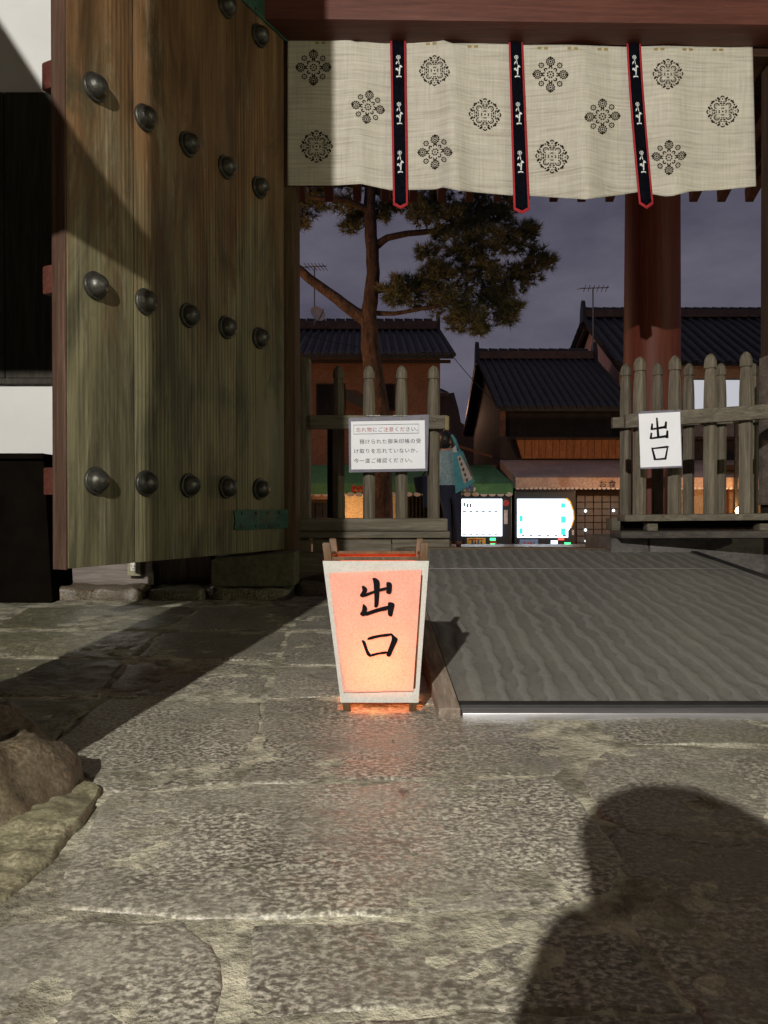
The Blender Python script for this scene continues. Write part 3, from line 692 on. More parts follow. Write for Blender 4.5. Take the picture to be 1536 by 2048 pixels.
# ------------------------------------------------------------------ notice sheets on the fences
yn = yl - .083
nt = thing('notice_sheet', 'laminated landscape notice with a red heading pinned to the fence rail', 'notice', at(775, 945, yn))
PLASTIC = M('clear_sleeve', (.16, .16, .20), (.22, .22, .27), (8, 8, 8), .12, .3, spec=.6)
b = MB(); b.prism([at(697, 836, yn + .002), at(858, 829, yn + .002), at(855, 942, yn + .002), at(698, 945, yn + .002)], (0, .002, 0)); sl = b.build('plastic_sleeve', PLASTIC, nt)
C4 = [(702, 843), (849.5, 840.5), (850.5, 937), (702.5, 939)]
def N4(u, v, off):
    px = (C4[0][0] * (1 - u) + C4[1][0] * u) * (1 - v) + (C4[3][0] * (1 - u) + C4[2][0] * u) * v
    py = (C4[0][1] * (1 - u) + C4[1][1] * u) * (1 - v) + (C4[3][1] * (1 - u) + C4[2][1] * u) * v
    return at(px, py, yn - off)
b = MB(); b.prism([N4(0, 0, .0005), N4(1, 0, .0005), N4(1, 1, .0005), N4(0, 1, .0005)], (0, .002, 0)); pp = b.build('paper', PAPER, nt)
for (u0, v0, u1, v1) in ((.035, .075, .92, .078), (.035, .262, .92, .265), (.035, .075, .0375, .265), (.9175, .075, .92, .265)):
    b = MB(); b.add([N4(u0, v0 - .003, .0012), N4(u1, v0 - .003, .0012), N4(u1, v1 + .003, .0012), N4(u0, v1 + .003, .0012)], [(0, 1, 2, 3)]); b.build('heading_frame', INK, pp)
AS = 1.53
def put_text(lines, parent):
    for body, u, v, cell, nm, mt in lines:
        b = MB()
        for k, chh in enumerate(body):
            if chh == '　': continue
            vs, fs_ = text_mesh(chh, 1.0)
            if not vs: continue
            s = cell * .92
            b.add([N4(u + cell * k + p.x * s, v - p.y * s * AS * .98, .0014) for p in vs], fs_)
        if b.v: b.build(nm, mt, parent)
head = '忘れ物にご注意ください。'; redset = set('忘れ物注意だ')
for k, c_ in enumerate(head):
    put_text([(c_, .065 + .0745 * k, .215, .0745, 'heading_character', REDINK if c_ in redset else INK)], pp)
put_text([('　預けられた御朱印帳の受', .035, .465, .0765, 'text_line', INK), ('け取りを忘れていないか、', .035, .66, .0765, 'text_line', INK), ('今一度ご確認ください。', .035, .86, .0765, 'text_line', INK)], pp)
PIN = M('brass_pin', (.5, .42, .2), (.65, .55, .3), (20, 20, 20), .3, 0, metal=.9)
for px, py in ((748, 838.5), (801, 837.5), (845, 835.5), (869, 841)):
    b = MB(); b.lathe(at(px, py, yn), (0, -1, 0), [(-.004, .002), (0, .005), (.003, .004), (.005, .001)], 8); b.build('pin', PIN, nt)
for px in (747, 800):
    b = MB(); b.box(X(px - 14, yn), X(px + 14, yn), yn - .003, yn + .04, Z(833, yn), Z(830, yn)); b.build('clip', IRON, nt, bevel=.001)
# exit sheet
es = thing('exit_sheet', 'white portrait sheet with the black characters for exit pinned to the fence', 'notice', at(1320, 935, 3.83))
def E4(px, py, off): return at(px, py, 3.80 - off + (1320 - px) * .00045)
b = MB(); b.prism([E4(1276, 823, -.002), E4(1361, 819, -.002), E4(1365, 935, -.002), E4(1281, 938, -.002)], (0, .002, 0)); b.build('plastic_sleeve', PLASTIC, es)
b = MB(); b.prism([E4(1277.5, 828, 0), E4(1360, 823.5, 0), E4(1363.5, 931.5, 0), E4(1281, 935, 0)], (0, .0018, 0)); ep = b.build('paper', PAPER, es)
b = MB()
def stk(x0, y0, x1, y1, w0, w1):
    a, c = Vector((x0, y0)), Vector((x1, y1)); d = (c - a).normalized(); p = Vector((-d.y, d.x))
    b.add([(lambda q: E4(1100 + q.x * .2882, 560 + q.y * .2881, .0012))(q) for q in (a + p * w0 * 1.5, a + p * w1 * 1.05 + d * 8, c + p * w1 * 1.5, c - p * w1 * 1.5, a - p * w1 * 1.05 + d * 8, a - p * w0 * 1.5)], [(0, 1, 2, 3, 4, 5)])
for ks, s in enumerate(((741, 956, 752, 1094, 4, 6), (709, 996, 706, 1040, 4, 6), (702, 1037, 800, 1020, 4, 6), (806, 982, 800, 1032, 4, 7), (704, 1060, 699, 1104, 4, 6), (698, 1100, 812, 1084, 4, 6), (815, 1044, 812, 1098, 4, 7),
          (708, 1164, 730, 1250, 4, 6), (712, 1170, 816, 1158, 4, 5), (818, 1153, 800, 1246, 7, 5), (728, 1246, 806, 1240, 4, 5))):
    if ks == 7: b.build('exit_character', INK, ep); b = MB()
    stk(*s)
b.build('exit_character', INK, ep)
for px, py in ((1279, 822.5), (1308, 821), (1327, 820), (1352, 820)):
    b = MB(); b.lathe(E4(px, py, .001), (0, -1, 0), [(-.004, .002), (0, .005), (.003, .004), (.005, .001)], 8); b.build('pin', PIN, es)

# ------------------------------------------------------------------ hanging curtain
TOPC = [(560, 80), (588, 79), (640, 80), (690, 78), (712, 84), (790, 83), (850, 82), (884, 80), (905, 87), (1000, 87), (1022, 85), (1060, 90), (1140, 90), (1250, 94), (1330, 92), (1420, 94), (1505, 93)]
BOTC = [(560, 371), (588, 371), (672, 371), (722, 368), (782, 381), (870, 379), (886, 375), (920, 382), (1020, 391), (1060, 392), (1170, 399), (1240, 390), (1278, 384), (1330, 393), (1345, 392), (1380, 383), (1440, 380), (1512, 372)]
def lin(t, x):
    for (a, p), (c, q) in zip(t, t[1:]):
        if x <= c: return p + (q - p) * (x - a) / (c - a)
    return t[-1][1]
YC = 3.985
def foldd(px, v):
    s = 0
    for c, w, a in ((905, 22, .030), (895, 60, .016), (1170, 30, .035), (1145, 60, .018), (712, 26, .022), (1345, 30, .02), (1050, 40, -.014), (1440, 60, -.012), (790, 60, -.012), (640, 50, .01), (1250, 40, -.016)):
        s += a * math.exp(-((px - c - 10 * (v - .5)) / w) ** 2)
    return s * (.7 + 1.15 * v) + .006 * noise.noise((px * .02, v * 3, 5)) + .0035 * noise.noise((px * .012, v * 16, 1)) * (1 if v > .05 else 0)
def CU(px, v, off=0):
    py = lin(TOPC, px) * (1 - v) + lin(BOTC, px) * v
    x = px + (px - 1505) * 0 + (7 * v if px > 1400 else 0) * max(0, (px - 1400) / 105)
    y = YC + gy(X(px, 4)) - foldd(px, v) - off
    return at(x, py, y)
def linen():
    m, n, l, p = newmat('natural_linen')
    v = coords(n, l, (3.5, 3.5, 90), False, False); a = noisen(n, l, v, 1, 4, .7, .4)
    v2 = coords(n, l, (110, 110, 5), False, False); c = noisen(n, l, v2, 1, 3, .6)
    v3 = coords(n, l, (2, 2, 5), False, False); d = noisen(n, l, v3, 1, 4, .6)
    col = ramp(n, l, a, [(.28, (.37, .34, .28)), (.5, (.535, .505, .435)), (.72, (.61, .58, .51))])
    col = mix(n, l, .5, col, ramp(n, l, c, [(.3, .75), (.7, 1.1)]), 'MULTIPLY')
    col = mix(n, l, .6, col, ramp(n, l, d, [(.3, .85), (.7, 1.05)]), 'MULTIPLY')
    l.new(col, p.inputs['Base Color']); p.inputs['Roughness'].default_value = .9; p.inputs['Specular IOR Level'].default_value = .15
    bump(n, l, p, mix(n, l, .5, a, c), .3, .003); return m
LINEN = linen()
cu = thing('hanging_curtain', 'wide natural linen shrine curtain printed with dark floral medallions', 'curtain', at(1040, 395, YC))
nx, nv = 300, 60
b = MB()
for j in range(nv + 1):
    for i in range(nx + 1): b.v.append(CU(575 + (1505 - 575) * i / nx, j / nv))
for j in range(nv):
    for i in range(nx):
        a = j * (nx + 1) + i; b.f.append([a, a + 1, a + nx + 2, a + nx + 1]); b.m.append(0)
cloth = b.build('cloth', LINEN, cu, smooth=True)
sol = cloth.modifiers.new('thickness', 'SOLIDIFY'); sol.thickness = .002; sol.offset = 1
b = MB(); b.tube([at(570, 74, YC + .01), at(1040, 84, YC + .02 + gy(.7)), at(1506, 88, YC + .03 + gy(1.9))], .012); b.build('rod', BROWNWOOD, cu, smooth=True)
for px in (862, 945, 1085, 1145, 1205, 1318, 1375, 1435, 640):
    for d in (-6, 7):
        b = MB(); q = [(px + d - 4, .012), (px + d + 4, .012), (px + d + 4, .028), (px + d - 4, .028)]
        b.add([CU(a, v, .003) for a, v in q], [(0, 1, 2, 3)]); b.build('stitch', M('gold_thread', (.24, .18, .06), (.32, .25, .09), (30, 30, 30), .6, 0) if 'gold_thread' not in bpy.data.materials else bpy.data.materials['gold_thread'], cu)
# medallions
def disc(c, r, n=10, sx=1, rot=0):
    return [(c[0] + r * (math.cos(a) * sx * math.cos(rot) - math.sin(a) * math.sin(rot)), c[1] + r * (math.cos(a) * sx * math.sin(rot) + math.sin(a) * math.cos(rot))) for a in [2 * math.pi * i / n for i in range(n)]]
def arc(c, r0, r1, a0, a1, n=10):
    A = [a0 + (a1 - a0) * i / n for i in range(n + 1)]
    return [[(c[0] + r1 * math.cos(p), c[1] + r1 * math.sin(p)), (c[0] + r1 * math.cos(q), c[1] + r1 * math.sin(q)), (c[0] + r0 * math.cos(q), c[1] + r0 * math.sin(q)), (c[0] + r0 * math.cos(p), c[1] + r0 * math.sin(p))] for p, q in zip(A, A[1:])]
def rosette():
    P = [disc((0, 0), .05)]
    for k in range(8):
        a = k * math.pi / 4 + .39; P.append(disc((.165 * math.cos(a), .165 * math.sin(a)), .052))
        c = (.37 * math.cos(a - .39), .37 * math.sin(a - .39)); P += arc(c, .042, .115, a - .39 - 2.2, a - .39 + 2.2, 8)
    for k in range(4):
        a = k * math.pi / 2; c = (.72 * math.cos(a), .72 * math.sin(a)); P.append(disc(c, .055)); P += arc(c, .10, .145, 0, 6.283, 16)
        for i in range(11):
            e = a + i * 2 * math.pi / 11; P.append(disc((c[0] + .215 * math.cos(e), c[1] + .215 * math.sin(e)), .08 if i == 0 else .056, 7))
        a += math.pi / 4; c = (.72 * math.cos(a), .72 * math.sin(a)); P.append(disc(c, .035, 6))
        for i in range(8):
            e = i * math.pi / 4; P.append(disc((c[0] + .125 * math.cos(e), c[1] + .125 * math.sin(e)), .048, 6))
    return P
def foliate():
    P = [disc((0, 0), .05)]
    for k in range(4):
        a = k * math.pi / 2; u = (math.cos(a), math.sin(a)); w = (-u[1], u[0])
        def pt(r, s): return (u[0] * r + w[0] * s, u[1] * r + w[1] * s)
        P += arc(pt(.13, 0), .045, .10, a - 1.3, a + 1.3, 6)
        for s in (-1, 1):
            P.append([pt(.34, 0), pt(.40, .03 * s), pt(.37, .12 * s), pt(.33, .07 * s)])
            P.append(disc(pt(.47, .09 * s), .045, 8, 1.7, a + 1.2 * s)); P.append(disc(pt(.60, .20 * s), .042, 8, 1.9, a + 1.0 * s)); P.append(disc(pt(.57, .07 * s), .028, 8, 2.0, a + 1.0 * s))
            P.append(disc(pt(.74, .22 * s), .062, 8, 1.9, a + .9 * s)); P.append(disc(pt(.66, .36 * s), .045, 8, 1.3, a + .8 * s)); P.append(disc(pt(.60, .48 * s), .05, 7, 1.2, a))
            P.append([pt(.92, 0), pt(.86, .11 * s), pt(.78, .12 * s), pt(.84, 0)])
        P.append(disc(pt(.72, 0), .035, 8, 1.4, a))
        e = a + math.pi / 4; c = (.46 * math.cos(e), .46 * math.sin(e)); P += arc(c, .115, .17, e - 2.3, e + 2.3, 14); P += arc(c, .05, .075, e - 1.9, e + 1.9, 8)
        c2 = (.80 * math.cos(e), .80 * math.sin(e)); P.append(disc(c2, .06, 6, 1.3, e))
        for q in range(6):
            e2 = e + (q - 2.5) * .22; P.append(disc((.26 * math.cos(e2), .26 * math.sin(e2)), .012, 5))
    return P
PRINT = M('brown_print', (.018, .013, .008), (.032, .024, .016), (60, 60, 60), 1.0, 0, spec=0)
ROS, FOL = rosette(), foliate()
def medal(px, py, r, polys, name, tilt=0):
    v0 = (py - lin(TOPC, px)) / (lin(BOTC, px) - lin(TOPC, px)); H = lin(BOTC, px) - lin(TOPC, px)
    b = MB(); ct, st_ = math.cos(tilt), math.sin(tilt)
    for p in polys:
        b.add([CU(px + (x * ct - y * st_) * r, v0 + (x * st_ + y * ct) * r / H, .0035) for x, y in p], [tuple(range(len(p)))])
    b.build(name, PRINT, cu)
for px, py, r, kind_ in ((627, 135, 36, 'r'), (633, 293, 36, 'f'), (736, 214, 34, 'r'), (869, 141, 34, 'f'), (870, 304, 35, 'r'), (970, 229, 36, 'f'), (1101, 149, 36, 'r'), (1104, 313, 37, 'f'), (1205, 233, 36, 'r'), (1336, 148, 34, 'f'), (1338, 315, 35, 'r'), (1444, 223, 35, 'f')):
    medal(px, py, r, ROS if kind_ == 'r' else FOL, 'rosette_print' if kind_ == 'r' else 'leaf_print', .12 if (px, kind_) == (736, 'r') else 0)
# dark sashes
SASH = M('black_sash_cloth', (.003, .0035, .006), (.006, .007, .011), (60, 60, 60), 1.0, .1, spec=0); REDTRIM = M('red_trim', (.34, .016, .026), (.46, .03, .04), (60, 60, 60), .8, .2); WHITEP = M('white_embroidery', (.55, .57, .6), (.7, .72, .74), (80, 80, 80), .8, .3)
for (t0, t1, b0, b1, yt, ye, yp) in ((780, 812, 786, 816, 82, 410, 418), (1017, 1046, 1027, 1060, 83, 420, 428), (1253, 1282, 1278, 1307, 87, 408, 418)):
    def S(u, py, off):
        k = (py - yt) / (ye - yt); kk = k ** 1.25 if t0 > 1200 else k
        px = (t0 + (t1 - t0) * u) * (1 - kk) + (b0 + (b1 - b0) * u) * kk
        v = (min(py, 372) - lin(TOPC, px)) / 300
        return at(px, py, YC + gy(X(px, 4)) - max(foldd(px, v) * .8, .004) - .012 - off)
    def strip(u0, u1, off, name, mat, parent, tip=True, e=0):
        b = MB(); n = 24
        for j in range(n + 1):
            for i in range(5):
                u = u0 + (u1 - u0) * i / 4; lim = ye - e + (yp - ye) * (1 - abs(u - .5) * 2) ** 1.0
                b.v.append(S(u, yt + (lim - yt) * j / n, off))
        for j in range(n):
            for i in range(4):
                a = j * 5 + i; b.f.append([a, a + 1, a + 6, a + 5]); b.m.append(0)
        o = b.build(name, mat, parent, smooth=True); s_ = o.modifiers.new('t', 'SOLIDIFY'); s_.thickness = .0015; s_.offset = 1
        return o
    sash = strip(0, 1, 0, 'sash', REDTRIM, cu); sash['label'] = 'black sash with red border and white flower embroidery'
    core = strip(.13, .87, .003, 'sash_centre', SASH, sash, e=7)
    for fy in (132, 226, 323):
        b = MB(); hgt = 44
        def fl_(x, y): return S(.5 + x * .5, fy + y * hgt, .0055)
        P = [disc((0, -.40), .05, 6, 1.6)]
        for i in range(7): P.append(disc((.22 * math.cos(i * .9), -.40 + .075 * math.sin(i * .9)), .030, 6, 2.6))
        P += [[(-.03, -.3), (.05, -.3), (.16, -.08), (.06, -.08)], [(-.32, -.14), (-.14, -.24), (-.06, -.18), (-.28, -.06)], [(.12, -.05), (.34, -.04), (.52, .05), (.30, .07), (.16, .03)], [(.06, .04), (.26, .04), (.16, .40), (.02, .40)], [(-.36, .10), (-.10, .08), (.04, .20), (-.06, .24), (-.20, .17), (-.34, .20)]]
        P += [[(-.3, .46), (0, .43), (.34, .45), (.4, .52), (.2, .49), (-.1, .5), (-.26, .53)]]
        for p in P: b.add([fl_(*q) for q in p], [tuple(range(len(p)))])
        b.build('flower_print', WHITEP, sash)

# ------------------------------------------------------------------ town beyond the gate
SG = -1.05
TILE = M('dark_roof_tile', (.012, .0125, .017), (.030, .031, .038), (5, 5, 5), .55, .3, fine=6)
RIDGE = M('ridge_tile', (.06, .038, .034), (.10, .065, .058), (6, 6, 6), .7, .3, fine=6)
DARKWALL = M('dark_timber_wall', (.020, .017, .022), (.035, .030, .036), (4, 4, 1), .8, .2, fine=6)
OCHRE = M('terracotta_plaster', (.20, .105, .075), (.27, .145, .105), (2, 2, 2), .9, .15, fine=14)
PINKW = M('pink_plaster', (.62, .40, .33), (.70, .47, .39), (2, 2, 2), .9, .1, fine=14)
GLASS = M('dark_glass', (.012, .013, .018), (.02, .021, .027), (3, 3, 3), .08, 0, spec=.6)
FRAME = wood('dark_frame_wood', (.022, .014, .011), (.038, .025, .018), (.06, .04, .03))
def tiled(parent, rl, rr, el, er, step, thick=.10, rad=.055, tmat=TILE):
    rl, rr, el, er = [Vector(p) for p in (rl, rr, el, er)]
    b = MB(); dz = Vector((0, 0, -thick)); b.hexa([el + dz, er + dz, rr + dz, rl + dz, el, er, rr, rl]); rf = b.build('roof', tmat, parent)
    n = max(2, int((er - el).length / step)); d = rl - el; nt = max(4, int(d.length / .28)); proto = None
    par = (rr - rl - (er - el)).length < .02
    for k in range(n + 1):
        a, c = el.lerp(er, k / n), rl.lerp(rr, k / n)
        if proto is not None and par: copyobj(proto, rf, a - a0); continue
        b = MB(); pts, rad_ = [], []
        for j in range(nt):
            pts += [a.lerp(c, j / nt - (.012 if j == 0 else 0)), a.lerp(c, (j + .96) / nt)]; rad_ += [rad * 1.05, rad * .86]
        b.tube(pts, rad_, 7); o = b.build('tile_row', tmat, rf, smooth=45)
        if proto is None: proto, a0 = o, a
    return rf
def ridge(parent, a, c, h=.22, w=.16, mat=RIDGE, step=.26):
    a, c = Vector(a), Vector(c); d = (c - a).normalized(); s = Vector((-d.y, d.x, 0)) * w
    b = MB(); u = Vector((0, 0, h)); b.hexa([a - s, c - s, c + s, a + s, a - s * .8 + u, c - s * .8 + u, c + s * .8 + u, a + s * .8 + u]); r_ = b.build('ridge', mat, parent)
    n = int((c - a).length / step); pr = None
    for k in range(n):
        p = a + d * (k * step) + u
        if pr is not None: copyobj(pr, r_, d * (k * step)); continue
        b = MB(); b.tube([p, p + d * step * .9], [w * .62, w * .52], 8); pr = b.build('ridge_cap', TILE, r_, smooth=40)
    for q, sg in ((a, -1), (c, 1)):
        b = MB(); b.prism([q + Vector((0, 0, -.12)) - s * 1.3, q + Vector((0, 0, -.12)) + s * 1.3, q + s * 1.1 + u, q + s * .5 + u * 2.0, q + u * 2.3, q - s * .5 + u * 2.0, q - s * 1.1 + u], d * (.09 * sg)); b.build('ridge_end_tile', TILE, r_)
    return r_
def bx(parent, name, mat, x0, x1, y0, y1, z0, z1, bevel=0):
    b = MB(); b.box(x0, x1, y0, y1, z0, z1); return b.build(name, mat, parent, bevel=bevel)

# left house with the green awning shop
h1 = thing('town_house', 'terracotta house with a dark tiled roof behind the pine tree', 'house', (-2, 18.5, SG))
bx(h1, 'wall', OCHRE, -7, X(880, 18), 18.0, 24, SG, 3.95)
tiled(h1, (-7, 20.6, 5.12), (1.46, 20.6, 5.12), (-7, 17.3, 3.84), (1.56, 17.3, 3.84), .19)
tiled(h1, (1.46, 20.7, 5.12), (-7, 20.7, 5.12), (1.56, 24.6, 3.6), (-7, 24.6, 3.6), .5)
ridge(h1, (-7, 20.65, 5.14), (1.40, 20.65, 5.14))
bx(h1, 'eave_board', FRAME, -7, 1.5, 17.36, 17.42, 3.66, 3.73)
for a, c, t, bt in ((633, 690, 768, 838), (765, 790, 768, 822)):
    w = bx(h1, 'window', FRAME, X(a, 18), X(c, 18), 17.93, 18.02, Z(bt, 18), Z(t, 18))
    bx(w, 'pane', GLASS, X(a + 3, 18), X((a + c) / 2 - 1, 18), 17.90, 17.928, Z(bt - 3, 18), Z(t + 3, 18)); bx(w, 'pane', GLASS, X((a + c) / 2 + 1, 18), X(c - 3, 18), 17.90, 17.928, Z(bt - 3, 18), Z(t + 3, 18))
b = MB(); b.hexa([at(692, 800, 17.2), at(760, 835, 17.2), at(760, 835, 17.9), at(692, 800, 17.9), at(692, 778, 17.2), at(760, 818, 17.2), at(760, 818, 17.9), at(692, 778, 17.9)]); b.build('pent_roof', TILE, h1)
bx(h1, 'shop_wall', OCHRE, -7, 2.36, 16.2, 17.9, SG, 1.3)
SHOPW = M('cream_shop_wall', (.46, .33, .21), (.56, .41, .27), (3, 3, 3), .8, .1, fine=10)
bx(h1, 'shop_panel', SHOPW, X(690, 16.1), X(740, 16.1), 16.1, 16.19, SG, Z(988, 16.1)); bx(h1, 'shop_panel', SHOPW, X(755, 16.1), X(795, 16.1), 16.1, 16.19, SG, Z(988, 16.1))
sw = bx(h1, 'shop_window', FRAME, X(600, 16.1), X(690, 16.1) - .01, 16.08, 16.19, SG + .3, Z(1003, 16.1))
for k in range(6):
    bx(sw, 'pane', GLASS, X(604 + k * 14, 16.1), X(616 + k * 14, 16.1), 16.06, 16.078, Z(1050, 16.1), Z(1006, 16.1))
ld = bx(h1, 'lattice_door', GLASS, X(800, 16.1), X(905, 16.1), 16.12, 16.19, SG, Z(992, 16.1))
for k in range(14):
    bx(ld, 'slat', FRAME, X(801 + k * 7.6, 16.1), X(803.5 + k * 7.6, 16.1), 16.08, 16.119, SG, Z(992, 16.1))
GREENC = M('green_awning_cloth', (.055, .19, .08), (.085, .26, .11), (4, 4, 4), .7, .15, fine=12)
def awning(parent, x0b, x1b, x0f, x1f, yb, yf, zb_, zf, zv, mat, name='awning'):
    b = MB()
    b.hexa([(x0b, yb, zb_ - .03), (x1b, yb, zb_ - .03), (x1f, yf, zf - .03), (x0f, yf, zf - .03), (x0b, yb, zb_), (x1b, yb, zb_), (x1f, yf, zf), (x0f, yf, zf)]); aw = b.build(name, mat, parent)
    b = MB(); n = 60; x = [x0f + (x1f - x0f) * i / n for i in range(n + 1)]
    b.add([(q, yf - .004, zf - .002) for q in x] + [(q, yf - .004 - .012 * math.sin(i * .9), zv) for i, q in enumerate(x)], [(i, i + 1, n + 2 + i, n + 1 + i) for i in range(n)]); va = b.build('valance', mat, aw)
    b = MB()
    for i in range(n): b.add(disc3((x[i] + x[i + 1]) / 2, yf - .004, zv - .006, abs(x[1] - x[0]) * .45), [tuple(range(8))])
    b.build('scalloped_trim', M('pale_trim', (.5, .47, .45), (.62, .58, .55), (9, 9, 9), .8, 0) if 'pale_trim' not in bpy.data.materials else bpy.data.materials['pale_trim'], va)['kind'] = 'stuff'
    for xb, xf in ((x0b, x0f), (x1b, x1f)):
        b = MB(); b.add([(xb, yb, zb_ - .031), (xf, yf, zf - .031), (xf, yf, zv), (xb, yb, zv)], [(0, 1, 2, 3)]); b.build('side_flap', mat, aw)
    return aw, va
def disc3(x, y, z, r): return [(x + r * math.cos(i * math.pi / 4), y, z + r * .6 * math.sin(i * math.pi / 4)) for i in range(8)]
aw, va = awning(h1, -7, X(985, 16.15), -7, X(1026, 14.55), 16.15, 14.55, Z(930, 16.15), Z(967, 14.55), Z(988, 14.55), GREENC)
for px, cols in ((712, ((.5, .04, .04), (.6, .3, .1))), (846, ((.08, .08, .35), (.6, .6, .7))), (930, ((.1, .2, .5), (.6, .65, .5)))):
    for k, c_ in enumerate(cols):
        for j in range(3):
            q = px - 8 + j * 9 + k * 4; b = MB(); b.add([at(q, 970 + 4 * (j % 2) + k * 3, 14.52), at(q + 8, 972 + k * 4, 14.52), at(q + 6, 984, 14.52), at(q - 1, 983 - k * 2, 14.52)], [(0, 1, 2, 3)])
            b.build('printed_emblem', plain('emblem_%d_%d' % (px, k), c_) if 'emblem_%d_%d' % (px, k) not in bpy.data.materials else bpy.data.materials['emblem_%d_%d' % (px, k)], va)

# middle house with the beige awning shop
h2 = thing('town_house', 'dark two storey shop house with a beige awning behind the vending machines', 'house', (4.5, 18, SG))
bx(h2, 'upper_wall', DARKWALL, 2.62, 5.6, 17.5, 22.5, 1.2, 2.66)
b = MB(); b.prism([(2.63, 17.5, 2.66), (2.63, 22.5, 2.66), (2.63, 20, 4.2)], (2.9, 0, 0)); b.build('gable', DARKWALL, h2)
tiled(h2, (2.42, 20, 4.25), (5.45, 20, 4.25), (2.5, 16.9, 2.62), (5.5, 16.9, 2.62), .17, rad=.045)
tiled(h2, (5.45, 20.1, 4.25), (2.42, 20.1, 4.25), (5.5, 23.2, 2.62), (2.42, 23.2, 2.62), .5, rad=.045)
ridge(h2, (2.46, 20.05, 4.24), (5.42, 20.05, 4.24), .2)
bx(h2, 'corner_post', OCHRE, X(1000, 17.4), X(1010, 17.4), 17.35, 17.49, 1.2, Z(822, 17.4))
bx(h2, 'ground_floor_wall', DARKWALL, 2.45, 9, 16.2, 17.45, SG, 1.9)
ORANGE = wood('orange_stained_board', (.17, .070, .030), (.27, .12, .055), (.36, .18, .09), (9, 9, 1.2), .75, .2)
b = MB(); yb = 15.95
for k in range(16):
    a, c = 1036 + k * 14, 1036 + (k + 1) * 14 - .8
    b = MB(); b.prism([at(a if k else 1033, 879, yb), at(c, 879, yb), at(c, 917, yb + .1), at(a + (8 if k == 0 else 0), 917, yb + .1)], (0, .06, 0)); b.build('fascia_board', ORANGE, h2)
bx(h2, 'fascia_cap', FRAME, X(1030, 15.9), 9, 15.85, 16.19, Z(879, 15.9), Z(875, 15.9))
BEIGE = M('beige_awning_cloth', (.40, .30, .255), (.50, .39, .33), (3, 3, 3), .75, .15, fine=10)
aw, va = awning(h2, X(1000, 16.1), 7.6, X(1031, 14.5), 7.6, 16.1, 14.5, Z(920, 16.1), Z(955, 14.5), Z(976, 14.5), BEIGE)
for chh, px in (('お', 1198), ('食', 1217)):
    vs, fs_ = text_mesh(chh, .15); b = MB(); o_ = at(px, 974, 14.47); b.add([o_ + Vector((p.x, 0, p.y)) for p in vs], fs_); b.build('valance_lettering', INK, va)
ld = bx(h2, 'lattice_door', FRAME, X(1152, 15.9), X(1240, 15.9), 15.92, 16.19, SG, Z(984, 15.9))
GL2 = M('shop_glass', (.045, .05, .065), (.07, .075, .095), (2, 2, 2), .4, 0, spec=.4)
for i in range(5):
    for j in range(9):
        bx(ld, 'pane', GL2, X(1154 + i * 17, 15.9), X(1169 + i * 17, 15.9), 15.90, 15.919, Z(1112 - j * 13.6 , 15.9), Z(1100.5 - j * 13.6, 15.9))
for px, py in ((1171, 1022), (1171, 1060), (1227, 1021), (1172, 1082)):  # glowing spots painted in for small lights reflected in the door panes
    b = MB(); b.lathe(at(px, py, 15.85), (0, -1, 0), [(-.02, .02), (0, .03), (.03, .018), (.04, .002)], 8); b.build('door_glint', emit('cold_door_glint', (.75, .95, 1.0), 3) if 'cold_door_glint' not in bpy.data.materials else bpy.data.materials['cold_door_glint'], ld)
# pent roof strip left of it and the dark roof behind
b = MB(); b.hexa([at(880, 884, 16.4), at(985, 916, 15.6), at(985, 916, 16.15), at(880, 884, 17), at(880, 878, 16.4), at(985, 911, 15.6), at(985, 911, 16.15), at(880, 878, 17)]); b.build('pent_roof', wood('brown_pent_board', (.08, .035, .02), (.13, .06, .035), (.18, .09, .05), (2, 20, 20)), h2)
h4 = thing('town_house', 'small black tiled roof in the gap between two houses', 'house', (2.2, 27, SG))
b = MB(); b.prism([at(800, 1000, 27), at(800, 790, 27), at(893, 787, 27), at(908, 785, 27), at(912, 800, 27), at(917, 818, 27), at(922, 845, 27), at(1010, 900, 27), at(1010, 1000, 27)], (0, 3, 0)); b.build('gable', DARKWALL, h4)
tiled(h4, (.6, 30, 4.95), (2.2, 30, 4.95), (.6, 26.8, 4.35), (2.2, 26.8, 4.35), .3)
# right house
h3 = thing('town_house', 'tall house with a pink gable and long black roof behind the red column', 'house', (8, 22, SG))
gx = 5.95
bx(h3, 'wall', PINKW, gx, 16, 19.5, 24.6, SG, 4.1)
b = MB(); b.prism([(gx, 19.5, 4.1), (gx, 24.6, 4.1), (gx, 22, 5.65)], (10, 0, 0)); b.build('gable', PINKW, h3)
tiled(h3, (gx - .25, 22, 5.78), (16, 22, 5.78), (gx - .25, 18.8, 3.95), (16, 18.8, 3.95), .27, rad=.06)
tiled(h3, (16, 22.1, 5.78), (gx - .25, 22.1, 5.78), (16, 25.4, 4.4), (gx - .25, 25.4, 4.4), .6)
ridge(h3, (gx - .22, 22.05, 5.80), (16, 22.05, 5.80), .22)
for (ya, za, yb_, zb2) in ((22.0, 5.66, 18.9, 3.88), (22.1, 5.66, 25.3, 4.33)):
    b = MB(); b.hexa([(gx - .2, ya, za - .16), (gx - .12, ya, za - .16), (gx - .12, yb_, zb2 - .16), (gx - .2, yb_, zb2 - .16), (gx - .2, ya, za), (gx - .12, ya, za), (gx - .12, yb_, zb2), (gx - .2, yb_, zb2)]); b.build('barge_board', FRAME, h3)
